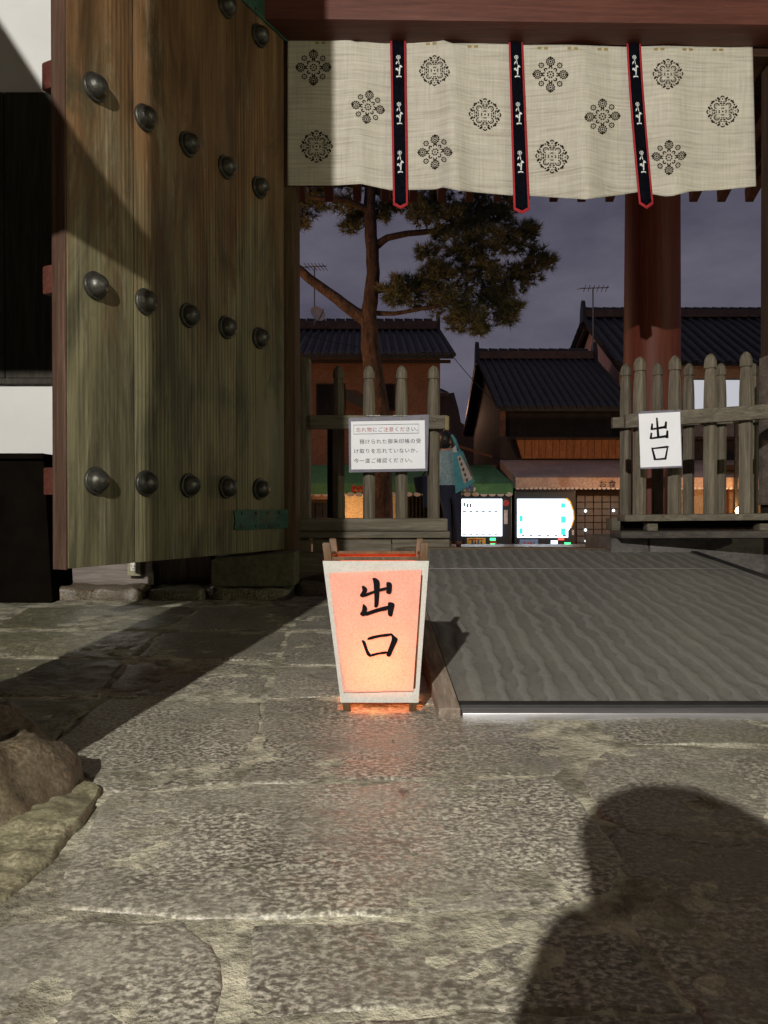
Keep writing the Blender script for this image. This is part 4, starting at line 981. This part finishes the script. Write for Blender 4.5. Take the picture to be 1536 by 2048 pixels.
# orange lit shop front at the right
h5 = thing('corner_shop', 'orange lit timber shop front seen between the fence pickets', 'shop', (6.9, 15.6, SG))
bx(h5, 'wall', SHOPW, 5.9, 11, 15.5, 16.15, SG, Z(940, 15.5))
for k in range(7):
    d_ = bx(h5, 'sliding_door', ORANGE, X(1440 + k * 14, 15.45), X(1452.5 + k * 14, 15.45), 15.42, 15.49, SG, Z(978, 15.45)); bx(d_, 'pane', SHOPW, X(1443 + k * 14, 15.45), X(1449.5 + k * 14, 15.45), 15.405, 15.419, SG + .5, Z(984, 15.45))
b = MB(); b.box(X(1440, 14.8), 11, 14.75, 15.49, Z(940, 14.8), Z(930, 14.8)); b.build('canopy', FRAME, h5)
sl_ = thing('shop_lantern', 'small round warm lamp burning outside the orange shop front', 'lamp', at(1480, 1030, 14.2))
b = MB(); o_ = at(1480, 1022, 14.2); b.lathe(o_ - Vector((0, 0, .08)), (0, 0, 1), [(0, .02), (.02, .06), (.08, .085), (.14, .06), (.16, .02)], 14); b.build('globe', emit('lamp_globe', (1.0, .62, .28), 14), sl_, smooth=True)
b = MB(); b.lathe(Vector((o_.x, o_.y, SG)), (0, 0, 1), [(0, .09), (.03, .09), (.035, .02), (o_.z - .085 - SG, .02)], 10); b.build('stand', IRON, sl_, smooth=40)
lamp('shop_lantern_light', o_ + Vector((0, -.12, .05)), (1.0, .5, .2), 26, .08)
sg_ = thing('lit_signboard', 'white backlit signboard glimpsed between the pickets beside the red column', 'sign', (6.6, 15, SG))
bx(sg_, 'panel', emit('lit_white_panel', (.9, .92, 1.0), .55), X(1384, 14.2), X(1482, 14.2), 14.2, 14.3, Z(838, 14.2), Z(760, 14.2)); bx(sg_, 'case', BLACKWOOD, X(1380, 14.2), X(1486, 14.2), 14.301, 14.4, Z(842, 14.2), Z(756, 14.2))
for px in (1386, 1478): bx(sg_, 'leg', IRON, X(px, 14.25), X(px, 14.25) + .05, 14.41, 14.46, SG, Z(770, 14.2))

# aerials and dish
STEEL = M('aerial_steel', (.20, .19, .19), (.30, .28, .27), (20, 20, 20), .4, 0, metal=.6)
def aerial(label, px, ybase, ytop, depth, w, flip):
    t = thing('tv_aerial', label, 'aerial', at(px, ybase, depth))
    b = MB(); b.tube([at(px, ybase, depth), at(px, ytop, depth)], .018, 6); b.build('mast', STEEL, t)
    b = MB(); b.tube([at(px - w * flip, ytop + 2, depth), at(px + w, ytop, depth)], .014, 6); bo = b.build('boom', STEEL, t)
    for k in range(7):
        p = at(px - w * flip + (w + w * flip) * k / 6.5, ytop + 2, depth); b = MB(); L = .30 if k else .5
        b.tube([p + Vector((-.05, -L, -.12 if k == 0 else 0)), p + Vector((.05, L, .12 if k == 0 else 0))], .009, 5); b.build('element', STEEL, bo)
    return t
aerial('thin aerial on a mast rising from the terracotta house roof beside the pine', 629, 650, 532, 19.8, 24, .9)
aerial('thin aerial on a mast in front of the pink gable', 1186, 712, 575, 20.0, 32, .8)
for lb, a, c, sag in (('thin wire sagging from the terracotta house towards the street', (560, 655, 19.0), (905, 705, 17.2), .18), ('thin wire running from the terracotta house corner to the dark shop house', (905, 712, 17.2), (1010, 822, 16.8), .06)):
    p0, p1 = at(*a), at(*c); b = MB(); b.tube([p0.lerp(p1, i / 12) - Vector((0, 0, sag * 4 * (i / 12) * (1 - i / 12))) for i in range(13)], .008, 5); tag(b.build('power_wire', RUBBER, smooth=True), lb, 'wire')
ds = thing('satellite_dish', 'pale satellite dish on the aerial mast above the terracotta house', 'dish', at(634, 645, 19.7))
o_ = at(636, 627, 19.6); ax = Vector((.55, -.75, .35)).normalized(); b = MB()
b.lathe(o_, ax, [(-.06, .01), (-.055, .08), (-.03, .16), (0.0, .21), (.006, .212), (-.02, .16), (-.045, .08), (-.05, .01)], 24); b.build('reflector', M('pale_dish', (.45, .40, .36), (.55, .5, .45), (9, 9, 9), .5, 0), ds, smooth=50)
b = MB(); b.tube([o_ - Vector((0, 0, .2)), o_ + ax * .3 - Vector((0, 0, .05))], .012, 6); b.build('feed_arm', STEEL, ds)
b = MB(); b.tube([o_ - ax * .06, at(630, 634, 19.75), at(630, 645, 19.75)], .02, 6); b.build('bracket', STEEL, ds)

# ------------------------------------------------------------------ vending machines
DKPAINT = M('dark_machine_paint', (.012, .014, .022), (.02, .022, .032), (3, 3, 3), .35, .05)
SCREEN = emit('lit_display', (.80, .90, 1.0), 4.5); PROD = emit('teal_product', (.05, .85, .75), 1.1)
GLOW = {c: emit('button_' + c, v, 3.0) for c, v in (('green', (.05, 1.0, .25)), ('red', (1.0, .08, .05)), ('white', (.7, .85, 1.0)))}
YELLOW = plain('yellow_poster', (.75, .58, .10)); BLUEP = plain('blue_poster', (.22, .38, .70)); PALEP = plain('pale_sticker', (.6, .58, .58)); REDP = plain('red_print', (.55, .07, .06)); BLUEK = plain('blue_print', (.06, .12, .35))
def vm(label, a, c, s0, s1, st, sb, kind_):
    y = 15.0
    t = thing('vending_machine', label, 'vending machine', (X((a + c) / 2, y), y + .4, SG), 'vending machines outside the shops')
    bx(t, 'cabinet', DKPAINT, X(a, y), X(c, y), y, y + .75, SG, SG + 1.83, .02)
    b = MB(); pts = [(s0, st), (s1, st), (s1, sb), (s0, sb)]
    if kind_: pts = [(s0, st), (s1 - 16, st), (s1 - 8, st + 6), (s1 - 1, st + 24), (s1, st + 40), (s1 - 6, st + 58), (s1 - 10, st + 64), (s1 - 10, sb), (s0, sb)]
    b.prism([at(p, q, y - .03) for p, q in pts], (0, .028, 0)); s_ = b.build('display', SCREEN, t)
    if kind_:
        b = MB(); rim = [(s1 - 16, st), (s1 - 8, st + 6), (s1 - 1, st + 24), (s1, st + 40), (s1 - 6, st + 58), (s1 - 3, st + 58), (s1 + 3, st + 40), (s1 + 2, st + 24), (s1 - 5, st + 4), (s1 - 12, st - 2)]
        b.prism([at(p, q, y - .034) for p, q in rim], (0, .03, 0)); b.build('orange_rim', emit('orange_rim', (1.0, .5, .08), .9), t)
        for px, py, w, h in ((s1 - 25, st + 8, 9, 10), (s1 - 25, st + 34, 10, 14), (s1 - 25, st + 58, 9, 14), (s0 + 3, st + 33, 7, 12), (s0 + 3, st + 58, 7, 12)):
            bx(s_, 'product', PROD, X(px, y), X(px + w, y), y - .045, y - .031, Z(py + h, y), Z(py, y))
    for r_ in range(3):
        yy_ = st + (sb - st) * (.34, .70, .95)[r_]
        for k in range(6):
            if kind_ and r_ < 2: continue
            px = s0 + (s1 - s0) * (.06 + .15 * k); bx(s_, 'price_tab', RUBBER, X(px, y), X(px + 7, y), y - .037, y - .031, Z(yy_ + 1.4, y), Z(yy_ - 1.4, y))
    for k, (px, py) in enumerate(((s0 + 8, st + 10), (s0 + 14, st + 12), (s0 + 21, st + 12))):
        if not kind_: bx(s_, 'product', plain('product_%d' % k, ((.03, .25, .1), (.35, .12, .05), (.35, .12, .05))[k]), X(px - 2, y), X(px + 2, y), y - .045, y - .031, Z(py + 5, y), Z(py - 3, y))
    p0 = s0 + (14 if not kind_ else 4); po = bx(t, 'poster', YELLOW if not kind_ else BLUEP, X(p0, y), X(p0 + 37, y), y - .012, y - .001, Z(1102, y), Z(sb + 4, y))
    for k in range(4):
        q = p0 + 9 + k * 6; b = MB(); b.add([at(q, sb + 9 + (k % 2) * 4, y - .014), at(q + 3, sb + 8, y - .014), at(q + 5, sb + 22, y - .014), at(q - 1, sb + 24, y - .014)], [(0, 1, 2, 3)]); b.build('poster_figure', (BLUEK if not kind_ else REDP) if k < 3 else BLUEK, po)
    if not kind_:
        b = MB(); b.add([at(p0 + 3, sb + 6, y - .014), at(p0 + 33, sb + 6, y - .014), at(p0 + 33, sb + 8.5, y - .014), at(p0 + 3, sb + 8.5, y - .014)], [(0, 1, 2, 3)]); b.build('poster_heading', REDP, po)
    for px, py, col_, w, h in ((c - 44, sb + 4, 'green', 11, 5), (c - 43, sb + 15, 'green', 9, 4)) if not kind_ else ((c - 36, sb + 2, 'red', 12, 3), (c - 50, sb + 6, 'white', 13, 7), (c - 23, sb + 10, 'green', 12, 4)):
        bx(t, 'button', GLOW[col_], X(px, y), X(px + w, y), y - .012, y - .001, Z(py + h, y), Z(py, y))
    bx(t, 'sticker', PALEP, X(c - 28, y), X(c - 12, y), y - .008, y - .001, Z(sb + 26, y), Z(sb + 20, y)); bx(t, 'coin_plate', PALEP, X(c - 16, y), X(c - 9, y), y - .008, y - .001, Z(st + 50, y), Z(st + 22, y)) if not kind_ else bx(t, 'coin_plate', PALEP, X(c - 8, y), X(c - 4, y), y - .008, y - .001, Z(st + 72, y), Z(st + 62, y))
    if not kind_:
        b = MB(); b.lathe(at(c - 12, st + 8, y - .001), (0, -1, 0), [(0, .06), (.008, .06), (.008, .045), (.004, .044)], 20); b.build('round_badge', REDP, t); b = MB(); b.lathe(at(c - 38, sb + 16, y - .001), (0, -1, 0), [(0, .075), (.006, .075), (.006, .06), (.004, .059)], 20); b.build('return_ring', REDP, t)
    return t
vm('vending machine with a square white display and a yellow poster', 912, 1024, 920, 1004, 998, 1072, 0)
vm('vending machine with a curved orange edged display and a blue poster', 1029, 1152, 1035, 1146, 998, 1075, 1)

# ------------------------------------------------------------------ pine tree
TY = 12.5
pine = thing('pine_tree', 'leaning pine tree with a forked trunk and drooping needle clouds', 'tree', (X(757, TY), TY, SG))
BARK = M('pine_bark', (.035, .024, .018), (.13, .08, .056), (14, 14, 5), .9, 1.0, fine=4, dist=.03)
def TP(px, py, d=0): return at(px, py, TY + d)
b = MB()
def limb(pts, r):
    q, rr_ = [], []
    for i in range(len(pts) - 1):
        for k in range(4):
            t = k / 4; p = Vector(pts[i]).lerp(Vector(pts[i + 1]), t); jit = Vector((noise.noise(p * 5), noise.noise(p * 5 + Vector((3, 3, 3))), 0)) * .025
            q.append(p + jit); rr_.append(r[i] + (r[i + 1] - r[i]) * t)
    q.append(Vector(pts[-1])); rr_.append(r[-1])
    return q, rr_
tp, tr_ = limb([(X(765, TY), TY, SG), TP(762, 900), TP(757, 810), TP(740, 690), TP(737, 625), TP(746, 545), TP(741, 450), TP(738, 390), TP(745, 300), TP(765, 200)], [.22, .18, .165, .148, .128, .108, .1, .092, .08, .05])
b.tube(tp, tr_, 14); b.build('trunk', BARK, pine, smooth=True)
for pts, r in (([TP(738, 645), TP(700, 618), TP(650, 580), TP(590, 533), TP(540, 480, .3)], [.11, .095, .08, .07, .05]), ([TP(750, 492), TP(775, 475), TP(815, 467), TP(870, 462, .1), TP(930, 440, .2)], [.07, .055, .05, .045, .03]),
               ([TP(738, 626), TP(790, 627), TP(860, 615, -.3), TP(930, 600, -.4)], [.045, .035, .03, .02]), ([TP(752, 582), TP(815, 572), TP(900, 545, .2), TP(1000, 520, .4)], [.05, .045, .04, .02]), ([TP(738, 420), TP(690, 400, -.3), TP(620, 395, -.4)], [.06, .05, .03]), ([TP(930, 440, .2), TP(1000, 470, .3), TP(1070, 500, .3)], [.03, .025, .015]), ([TP(742, 380), TP(840, 400, .4), TP(940, 420, .5)], [.05, .04, .02])):
    b = MB(); q, rr_ = limb(pts, r); b.tube(q, rr_, 8); b.build('branch', BARK, pine, smooth=True)
blobs = [(790, 590, 36), (838, 585, 48), (880, 560, 46), (905, 610, 48), (945, 640, 34), (915, 645, 28), (985, 610, 44), (1010, 565, 46), (1055, 545, 34), (1075, 515, 26), (1098, 525, 14), (960, 550, 46), (920, 500, 44), (975, 490, 48), (1030, 480, 40), (1060, 465, 24), (855, 505, 22), (875, 540, 24), (800, 570, 24), (960, 660, 18), (1010, 640, 22), (1025, 620, 22),
         (605, 415, 34), (640, 398, 30), (600, 450, 16), (690, 410, 26), (715, 440, 24), (700, 455, 20), (765, 425, 26), (785, 405, 26), (815, 405, 36), (845, 430, 30), (870, 410, 38), (900, 440, 40), (950, 420, 42), (990, 440, 40), (1010, 415, 30), (940, 460, 36), (880, 470, 20),
         (620, 350, 50), (700, 350, 50), (790, 350, 55), (880, 350, 55), (960, 360, 50), (1020, 380, 25), (740, 290, 60), (850, 290, 60), (940, 300, 50), (660, 290, 50)]
def needles():
    m, n, l, p = newmat('pine_needles'); v = coords(n, l, (1, 1, 1), True); a = noisen(n, l, v, 3.0, 4, .6)
    l.new(ramp(n, l, a, [(.3, (.06, .072, .032)), (.55, (.12, .125, .055)), (.75, (.20, .16, .08))]), p.inputs['Base Color']); p.inputs['Roughness'].default_value = .7; return m
rn = random.Random(3); b = MB(); V, Fc = [], []
for px, py, r in blobs:
    R_ = r / F * TY; c = TP(px, py, rn.uniform(-.35, .35) + (.25 if py < 460 else 0))
    for k in range(int(24 + 105 * (r / 45) ** 2)):
        d = Vector((rn.gauss(0, 1), rn.gauss(0, 1), rn.gauss(0, 1))).normalized(); q = c + Vector((d.x * R_, d.y * R_ * 1.15, d.z * R_ * .72)) * rn.random() ** .45
        up = (d * .55 + Vector((0, 0, .45)) + Vector((rn.uniform(-.5, .5), rn.uniform(-.5, .5), 0))).normalized()
        for j in range(22):
            e = (up + Vector((rn.gauss(0, .75), rn.gauss(0, .75), rn.gauss(0, .6)))).normalized(); L = rn.uniform(.09, .17); s = e.orthogonal().normalized() * .0065
            s = Matrix.Rotation(rn.random() * 6.28, 3, e) @ s; i0 = len(V); V += [q - s, q + s, q + e * L]; Fc.append((i0, i0 + 1, i0 + 2))
b.v = V; b.f = [list(f) for f in Fc]; b.m = [0] * len(Fc)
cr = b.build('crown', needles(), pine); cr['kind'] = 'stuff'

# ------------------------------------------------------------------ people
SKINM = M('skin', (.38, .22, .16), (.44, .27, .2), (9, 9, 9), .55, 0); HAIRM = M('black_hair', (.006, .005, .005), (.012, .01, .01), (40, 40, 6), .45, .2)
SHIRT = M('teal_grey_tshirt', (.20, .30, .33), (.28, .39, .42), (7, 7, 7), .85, .4, fine=5, dist=.02); TROUS = M('navy_trousers', (.012, .016, .035), (.022, .026, .05), (8, 8, 3), .85, .3)
SANDAL = M('brown_sandal', (.12, .05, .035), (.2, .09, .06), (20, 20, 20), .6, 0)
def figure(name, J, E, root, mats, matfn, parent, sub=2, cuts=()):
    names = list(J); me = bpy.data.meshes.new(name); me.from_pydata([J[k][0] for k in names], [(names.index(a), names.index(c)) for a, c in E], [])
    ob = bpy.data.objects.new(name, me); COL.objects.link(ob); sk_ = ob.modifiers.new('s', 'SKIN')
    for i, k in enumerate(names):
        r = J[k][1]; me.skin_vertices[0].data[i].radius = r if isinstance(r, tuple) else (r, r); me.skin_vertices[0].data[i].use_root = k == root
    sk_.use_smooth_shade = True; ss = ob.modifiers.new('u', 'SUBSURF'); ss.levels = sub; ss.render_levels = sub
    dg = bpy.context.evaluated_depsgraph_get(); m2 = bpy.data.meshes.new_from_object(ob.evaluated_get(dg)); bpy.data.objects.remove(ob)
    o0 = WL[parent.name]; bm = bmesh.new(); bm.from_mesh(m2)
    for zc in cuts: bmesh.ops.bisect_plane(bm, geom=bm.verts[:] + bm.edges[:] + bm.faces[:], plane_co=(0, 0, zc), plane_no=(0, 0, 1))
    bm.to_mesh(m2); bm.free()
    m2.materials.clear()
    for m in mats: m2.materials.append(m)
    for p in m2.polygons: p.material_index = matfn(p.center); p.use_smooth = True
    m2.transform(Matrix.Translation(-o0)); o = bpy.data.objects.new(name, m2); link(o, parent); WL[o.name] = o0.copy(); return o
def limbs(J, E, s, sh, el, wr, shr=.062):
    J['sh' + s] = (sh, shr); J['el' + s] = (el, .043); J['wr' + s] = (wr, .028); d = (Vector(wr) - Vector(el)).normalized(); pm = Vector(wr) + d * .07
    J['pm' + s] = (pm, (.04, .022)); E += [('chest', 'sh' + s), ('sh' + s, 'el' + s), ('el' + s, 'wr' + s), ('wr' + s, 'pm' + s)]
    side = Vector((0, 1, 0)) - d * d.y; side = side.normalized() if side.length > .1 else Vector((1, 0, 0))
    for k, (o_, L) in enumerate(((-.030, .07), (-.011, .082), (.010, .076), (.029, .06))):
        a = pm + side * o_ + d * .02; J['f%d%s' % (k, s)] = (a, .010); J['g%d%s' % (k, s)] = (a + d * L * .6 , .009); J['h%d%s' % (k, s)] = (a + d * L * .9 + Vector((.012, .0, .0)), .007)
        E += [('pm' + s, 'f%d%s' % (k, s)), ('f%d%s' % (k, s), 'g%d%s' % (k, s)), ('g%d%s' % (k, s), 'h%d%s' % (k, s))]
    a = Vector(wr) + d * .03 - side * .035; J['t0' + s] = (a, .012); J['t1' + s] = (a + d * .04 - side * .02, .010); E += [('wr' + s, 't0' + s), ('t0' + s, 't1' + s)]
PY, PG = 10.5, -.13
px0 = X(893, PY)
pers = thing('person', 'person in a teal grey t-shirt and navy trousers standing beyond the gate', 'person', (px0 + .08, PY, PG))
def PV(x, y, z): return Vector((px0 + x, PY + y, PG + z))
J = {'hip': (PV(.04, 0, .86), (.145, .115)), 'waist': (PV(.03, .01, 1.0), (.135, .105)), 'chest': (PV(.0, .02, 1.2), (.155, .11)), 'neck': (PV(-.015, .06, 1.36), .052), 'jaw': (PV(-.02, .10, 1.43), (.06, .07)), 'head': (PV(-.02, .09, 1.52), (.078, .095)), 'top': (PV(-.02, .08, 1.59), (.05, .06))}
E = [('hip', 'waist'), ('waist', 'chest'), ('chest', 'neck'), ('neck', 'jaw'), ('jaw', 'head'), ('head', 'top')]
for s, sx in (('l', -1), ('r', 1)):
    J['th' + s] = (PV(.05 + sx * .085, .0, .74), .085); J['kn' + s] = (PV(.085 + sx * .07, .01, .46), .058); J['an' + s] = (PV(.10 + sx * .065, -.01, .085), .04); J['ft' + s] = (PV(.105 + sx * .075, .14, .03), (.045, .028)); J['he' + s] = (PV(.10 + sx * .065, -.03, .035), .035)
    E += [('hip', 'th' + s), ('th' + s, 'kn' + s), ('kn' + s, 'an' + s), ('an' + s, 'ft' + s), ('an' + s, 'he' + s)]
limbs(J, E, 'l', PV(-.16, .02, 1.28), PV(-.22, .06, 1.03), PV(-.16, .24, .95)); limbs(J, E, 'r', PV(.16, .02, 1.28), PV(.20, .10, 1.04), PV(.08, .28, 1.06))
def pm_(c):
    z = c.z - PG
    if z < .10: return 3
    if z < .86: return 1
    if z < 1.335 and abs(c.y - PY - .02) < .145 and abs(c.x - px0 - .02) < .27 and not (z < 1.1 and abs(c.x - px0) > .165): return 0
    return 2
body = figure('body', J, E, 'hip', [SHIRT, TROUS, SKINM, SANDAL], pm_, pers, 3, (PG + .10, PG + .86, PG + 1.335))
b = MB(); hc = PV(-.02, .07, 1.50); rings = []
for k in range(9):
    a = math.pi * k / 8; z = math.cos(a); r = math.sin(a) + .02
    rings.append([hc + Vector((.095 * r * math.cos(t), .112 * r * math.sin(t) - .012, .115 * z - (.05 if z < 0 else 0))) for t in [2 * math.pi * i / 14 for i in range(14)]])
b.loft(rings); b.build('hair', HAIRM, pers, smooth=True)
b = MB(); b.prism([at(911, 890, PY - .135), at(913, 898, PY - .135), at(916, 910, PY - .135), at(911, 914, PY - .135), at(906, 906, PY - .135), at(905, 897, PY - .135)][::1], (0, .004, 0)); b.build('shirt_print', plain('white_print', (.5, .5, .5)), pers)
for s, sx in (('l', -1), ('r', 1)):
    b = MB(); c = PV(.103 + sx * .07, .06, .006); b.prism([c + Vector((.05 * math.cos(t) * (1.0 if math.sin(t) > 0 else .85), .14 * math.sin(t), -.006)) for t in [2 * math.pi * i / 14 for i in range(14)]], (0, 0, .02)); b.build('sandal', SANDAL, pers)
bag = thing('tote_bag', 'teal tote bag with a pale patterned panel hanging from the shoulder', 'bag', at(925, 985, PY - .2))
TEAL = plain('teal_canvas', (.06, .26, .31)); PALEB = plain('pale_patterned_canvas', (.45, .38, .34)); yb = PY - .16
def BG(px, py, d): return at(px, py, yb + d)
b = MB(); b.hexa([BG(911, 988, .0), BG(916, 985, .12), BG(950, 963, .12), BG(947, 966, .0), BG(906, 905, .0), BG(910, 904, .10), BG(926, 902, .10), BG(922, 904, .0)]); b.build('pouch', TEAL, bag, bevel=.006)
b = MB(); b.add([BG(914, 912, -.006), BG(922, 911, -.006), BG(945, 957, -.006), BG(928, 968, -.006)], [(0, 1, 2, 3)]); pn = b.build('patterned_panel', PALEB, bag)
for k in range(5):
    px, py = 919.5 + k * 3.6, 918 + k * 10.5; b = MB(); b.add([BG(px, py - 4.5, -.009), BG(px + 2.6, py, -.009), BG(px, py + 4.5, -.009), BG(px - 2.6, py, -.009)], [(0, 1, 2, 3)]); b.build('diamond_print', RUBBER, pn)
b = MB(); b.add([BG(926, 912, -.008), BG(931, 920, -.008), BG(946, 950, -.008), BG(942, 953, -.008)], [(0, 1, 2, 3)]); b.build('stripe_print', plain('brown_stripe', (.12, .08, .07)), pn)
b = MB(); b.tube([BG(909, 906, .05), BG(914, 892, .05), BG(910, 880, .06), BG(905, 872, .10), BG(903, 870, .20), BG(908, 884, .26), BG(918, 900, .14), BG(922, 906, .08)], .02, 6); b.build('strap', TEAL, bag, smooth=True)
sb_ = thing('camera_bag', 'dark camera bag hanging at the left hip of the person', 'bag', at(840, 1000, PY - .1))
b = MB(); b.hexa([BG(832, 985, 0), BG(857, 990, 0), BG(857, 990, .12), BG(832, 985, .12), BG(826, 955, 0), BG(862, 948, 0), BG(862, 948, .12), BG(826, 955, .12)]); b.build('pouch', TROUS, sb_, bevel=.02)
b = MB(); b.box(X(846, yb), X(857, yb), yb, yb + .06, Z(1015, yb), Z(984, yb)); b.build('side_pouch', TROUS, sb_, bevel=.01)
b = MB(); b.tube([BG(845, 952, .1), BG(868, 915, .04), BG(890, 880, .05)], .012, 6); b.build('strap', RUBBER, sb_, smooth=True)

# the crouching photographer whose shadow falls on the slabs
ph = thing('person', 'crouching photographer in dark clothes holding a phone low over the paving', 'person', (.08, -.45, 0))
def Q3(x, y, z): return Vector((x, y, z))
J = {'hip': (Q3(.14, -.66, .28), (.18, .16)), 'waist': (Q3(.12, -.54, .40), (.17, .15)), 'chest': (Q3(.10, -.36, .53), (.17, .14)), 'neck': (Q3(.0, -.23, .63), .075), 'jaw': (Q3(-.012, -.16, .67), (.085, .085)), 'head': (Q3(-.015, -.145, .735), (.118, .125)), 'top': (Q3(-.015, -.16, .80), (.085, .09))}
E = [('hip', 'waist'), ('waist', 'chest'), ('chest', 'neck'), ('neck', 'jaw'), ('jaw', 'head'), ('head', 'top')]
for s, sx in (('l', -1), ('r', 1)):
    J['th' + s] = (Q3(.10 + sx * .12, -.50, .34), .095); J['kn' + s] = (Q3(.16 + sx * .20, -.18, .38), .07); J['an' + s] = (Q3(.10 + sx * .20, -.46, .09), .05); J['ft' + s] = (Q3(.10 + sx * .23, -.26, .04), (.05, .035)); J['he' + s] = (Q3(.10 + sx * .19, -.50, .04), .04)
    E += [('hip', 'th' + s), ('th' + s, 'kn' + s), ('kn' + s, 'an' + s), ('an' + s, 'ft' + s), ('an' + s, 'he' + s)]
limbs(J, E, 'l', Q3(-.105, -.22, .60), Q3(-.16, -.38, .46), Q3(-.09, -.28, .45), .115); limbs(J, E, 'r', Q3(.25, -.34, .62), Q3(.28, -.34, .44), Q3(.17, -.27, .45))
figure('body', J, E, 'hip', [TROUS, SKINM, HAIRM], lambda c: 2 if c.z > .80 else (1 if c.z > .70 or c.y > -.13 and .42 < c.z < .55 and abs(c.x - .03) < .16 else 0), ph)
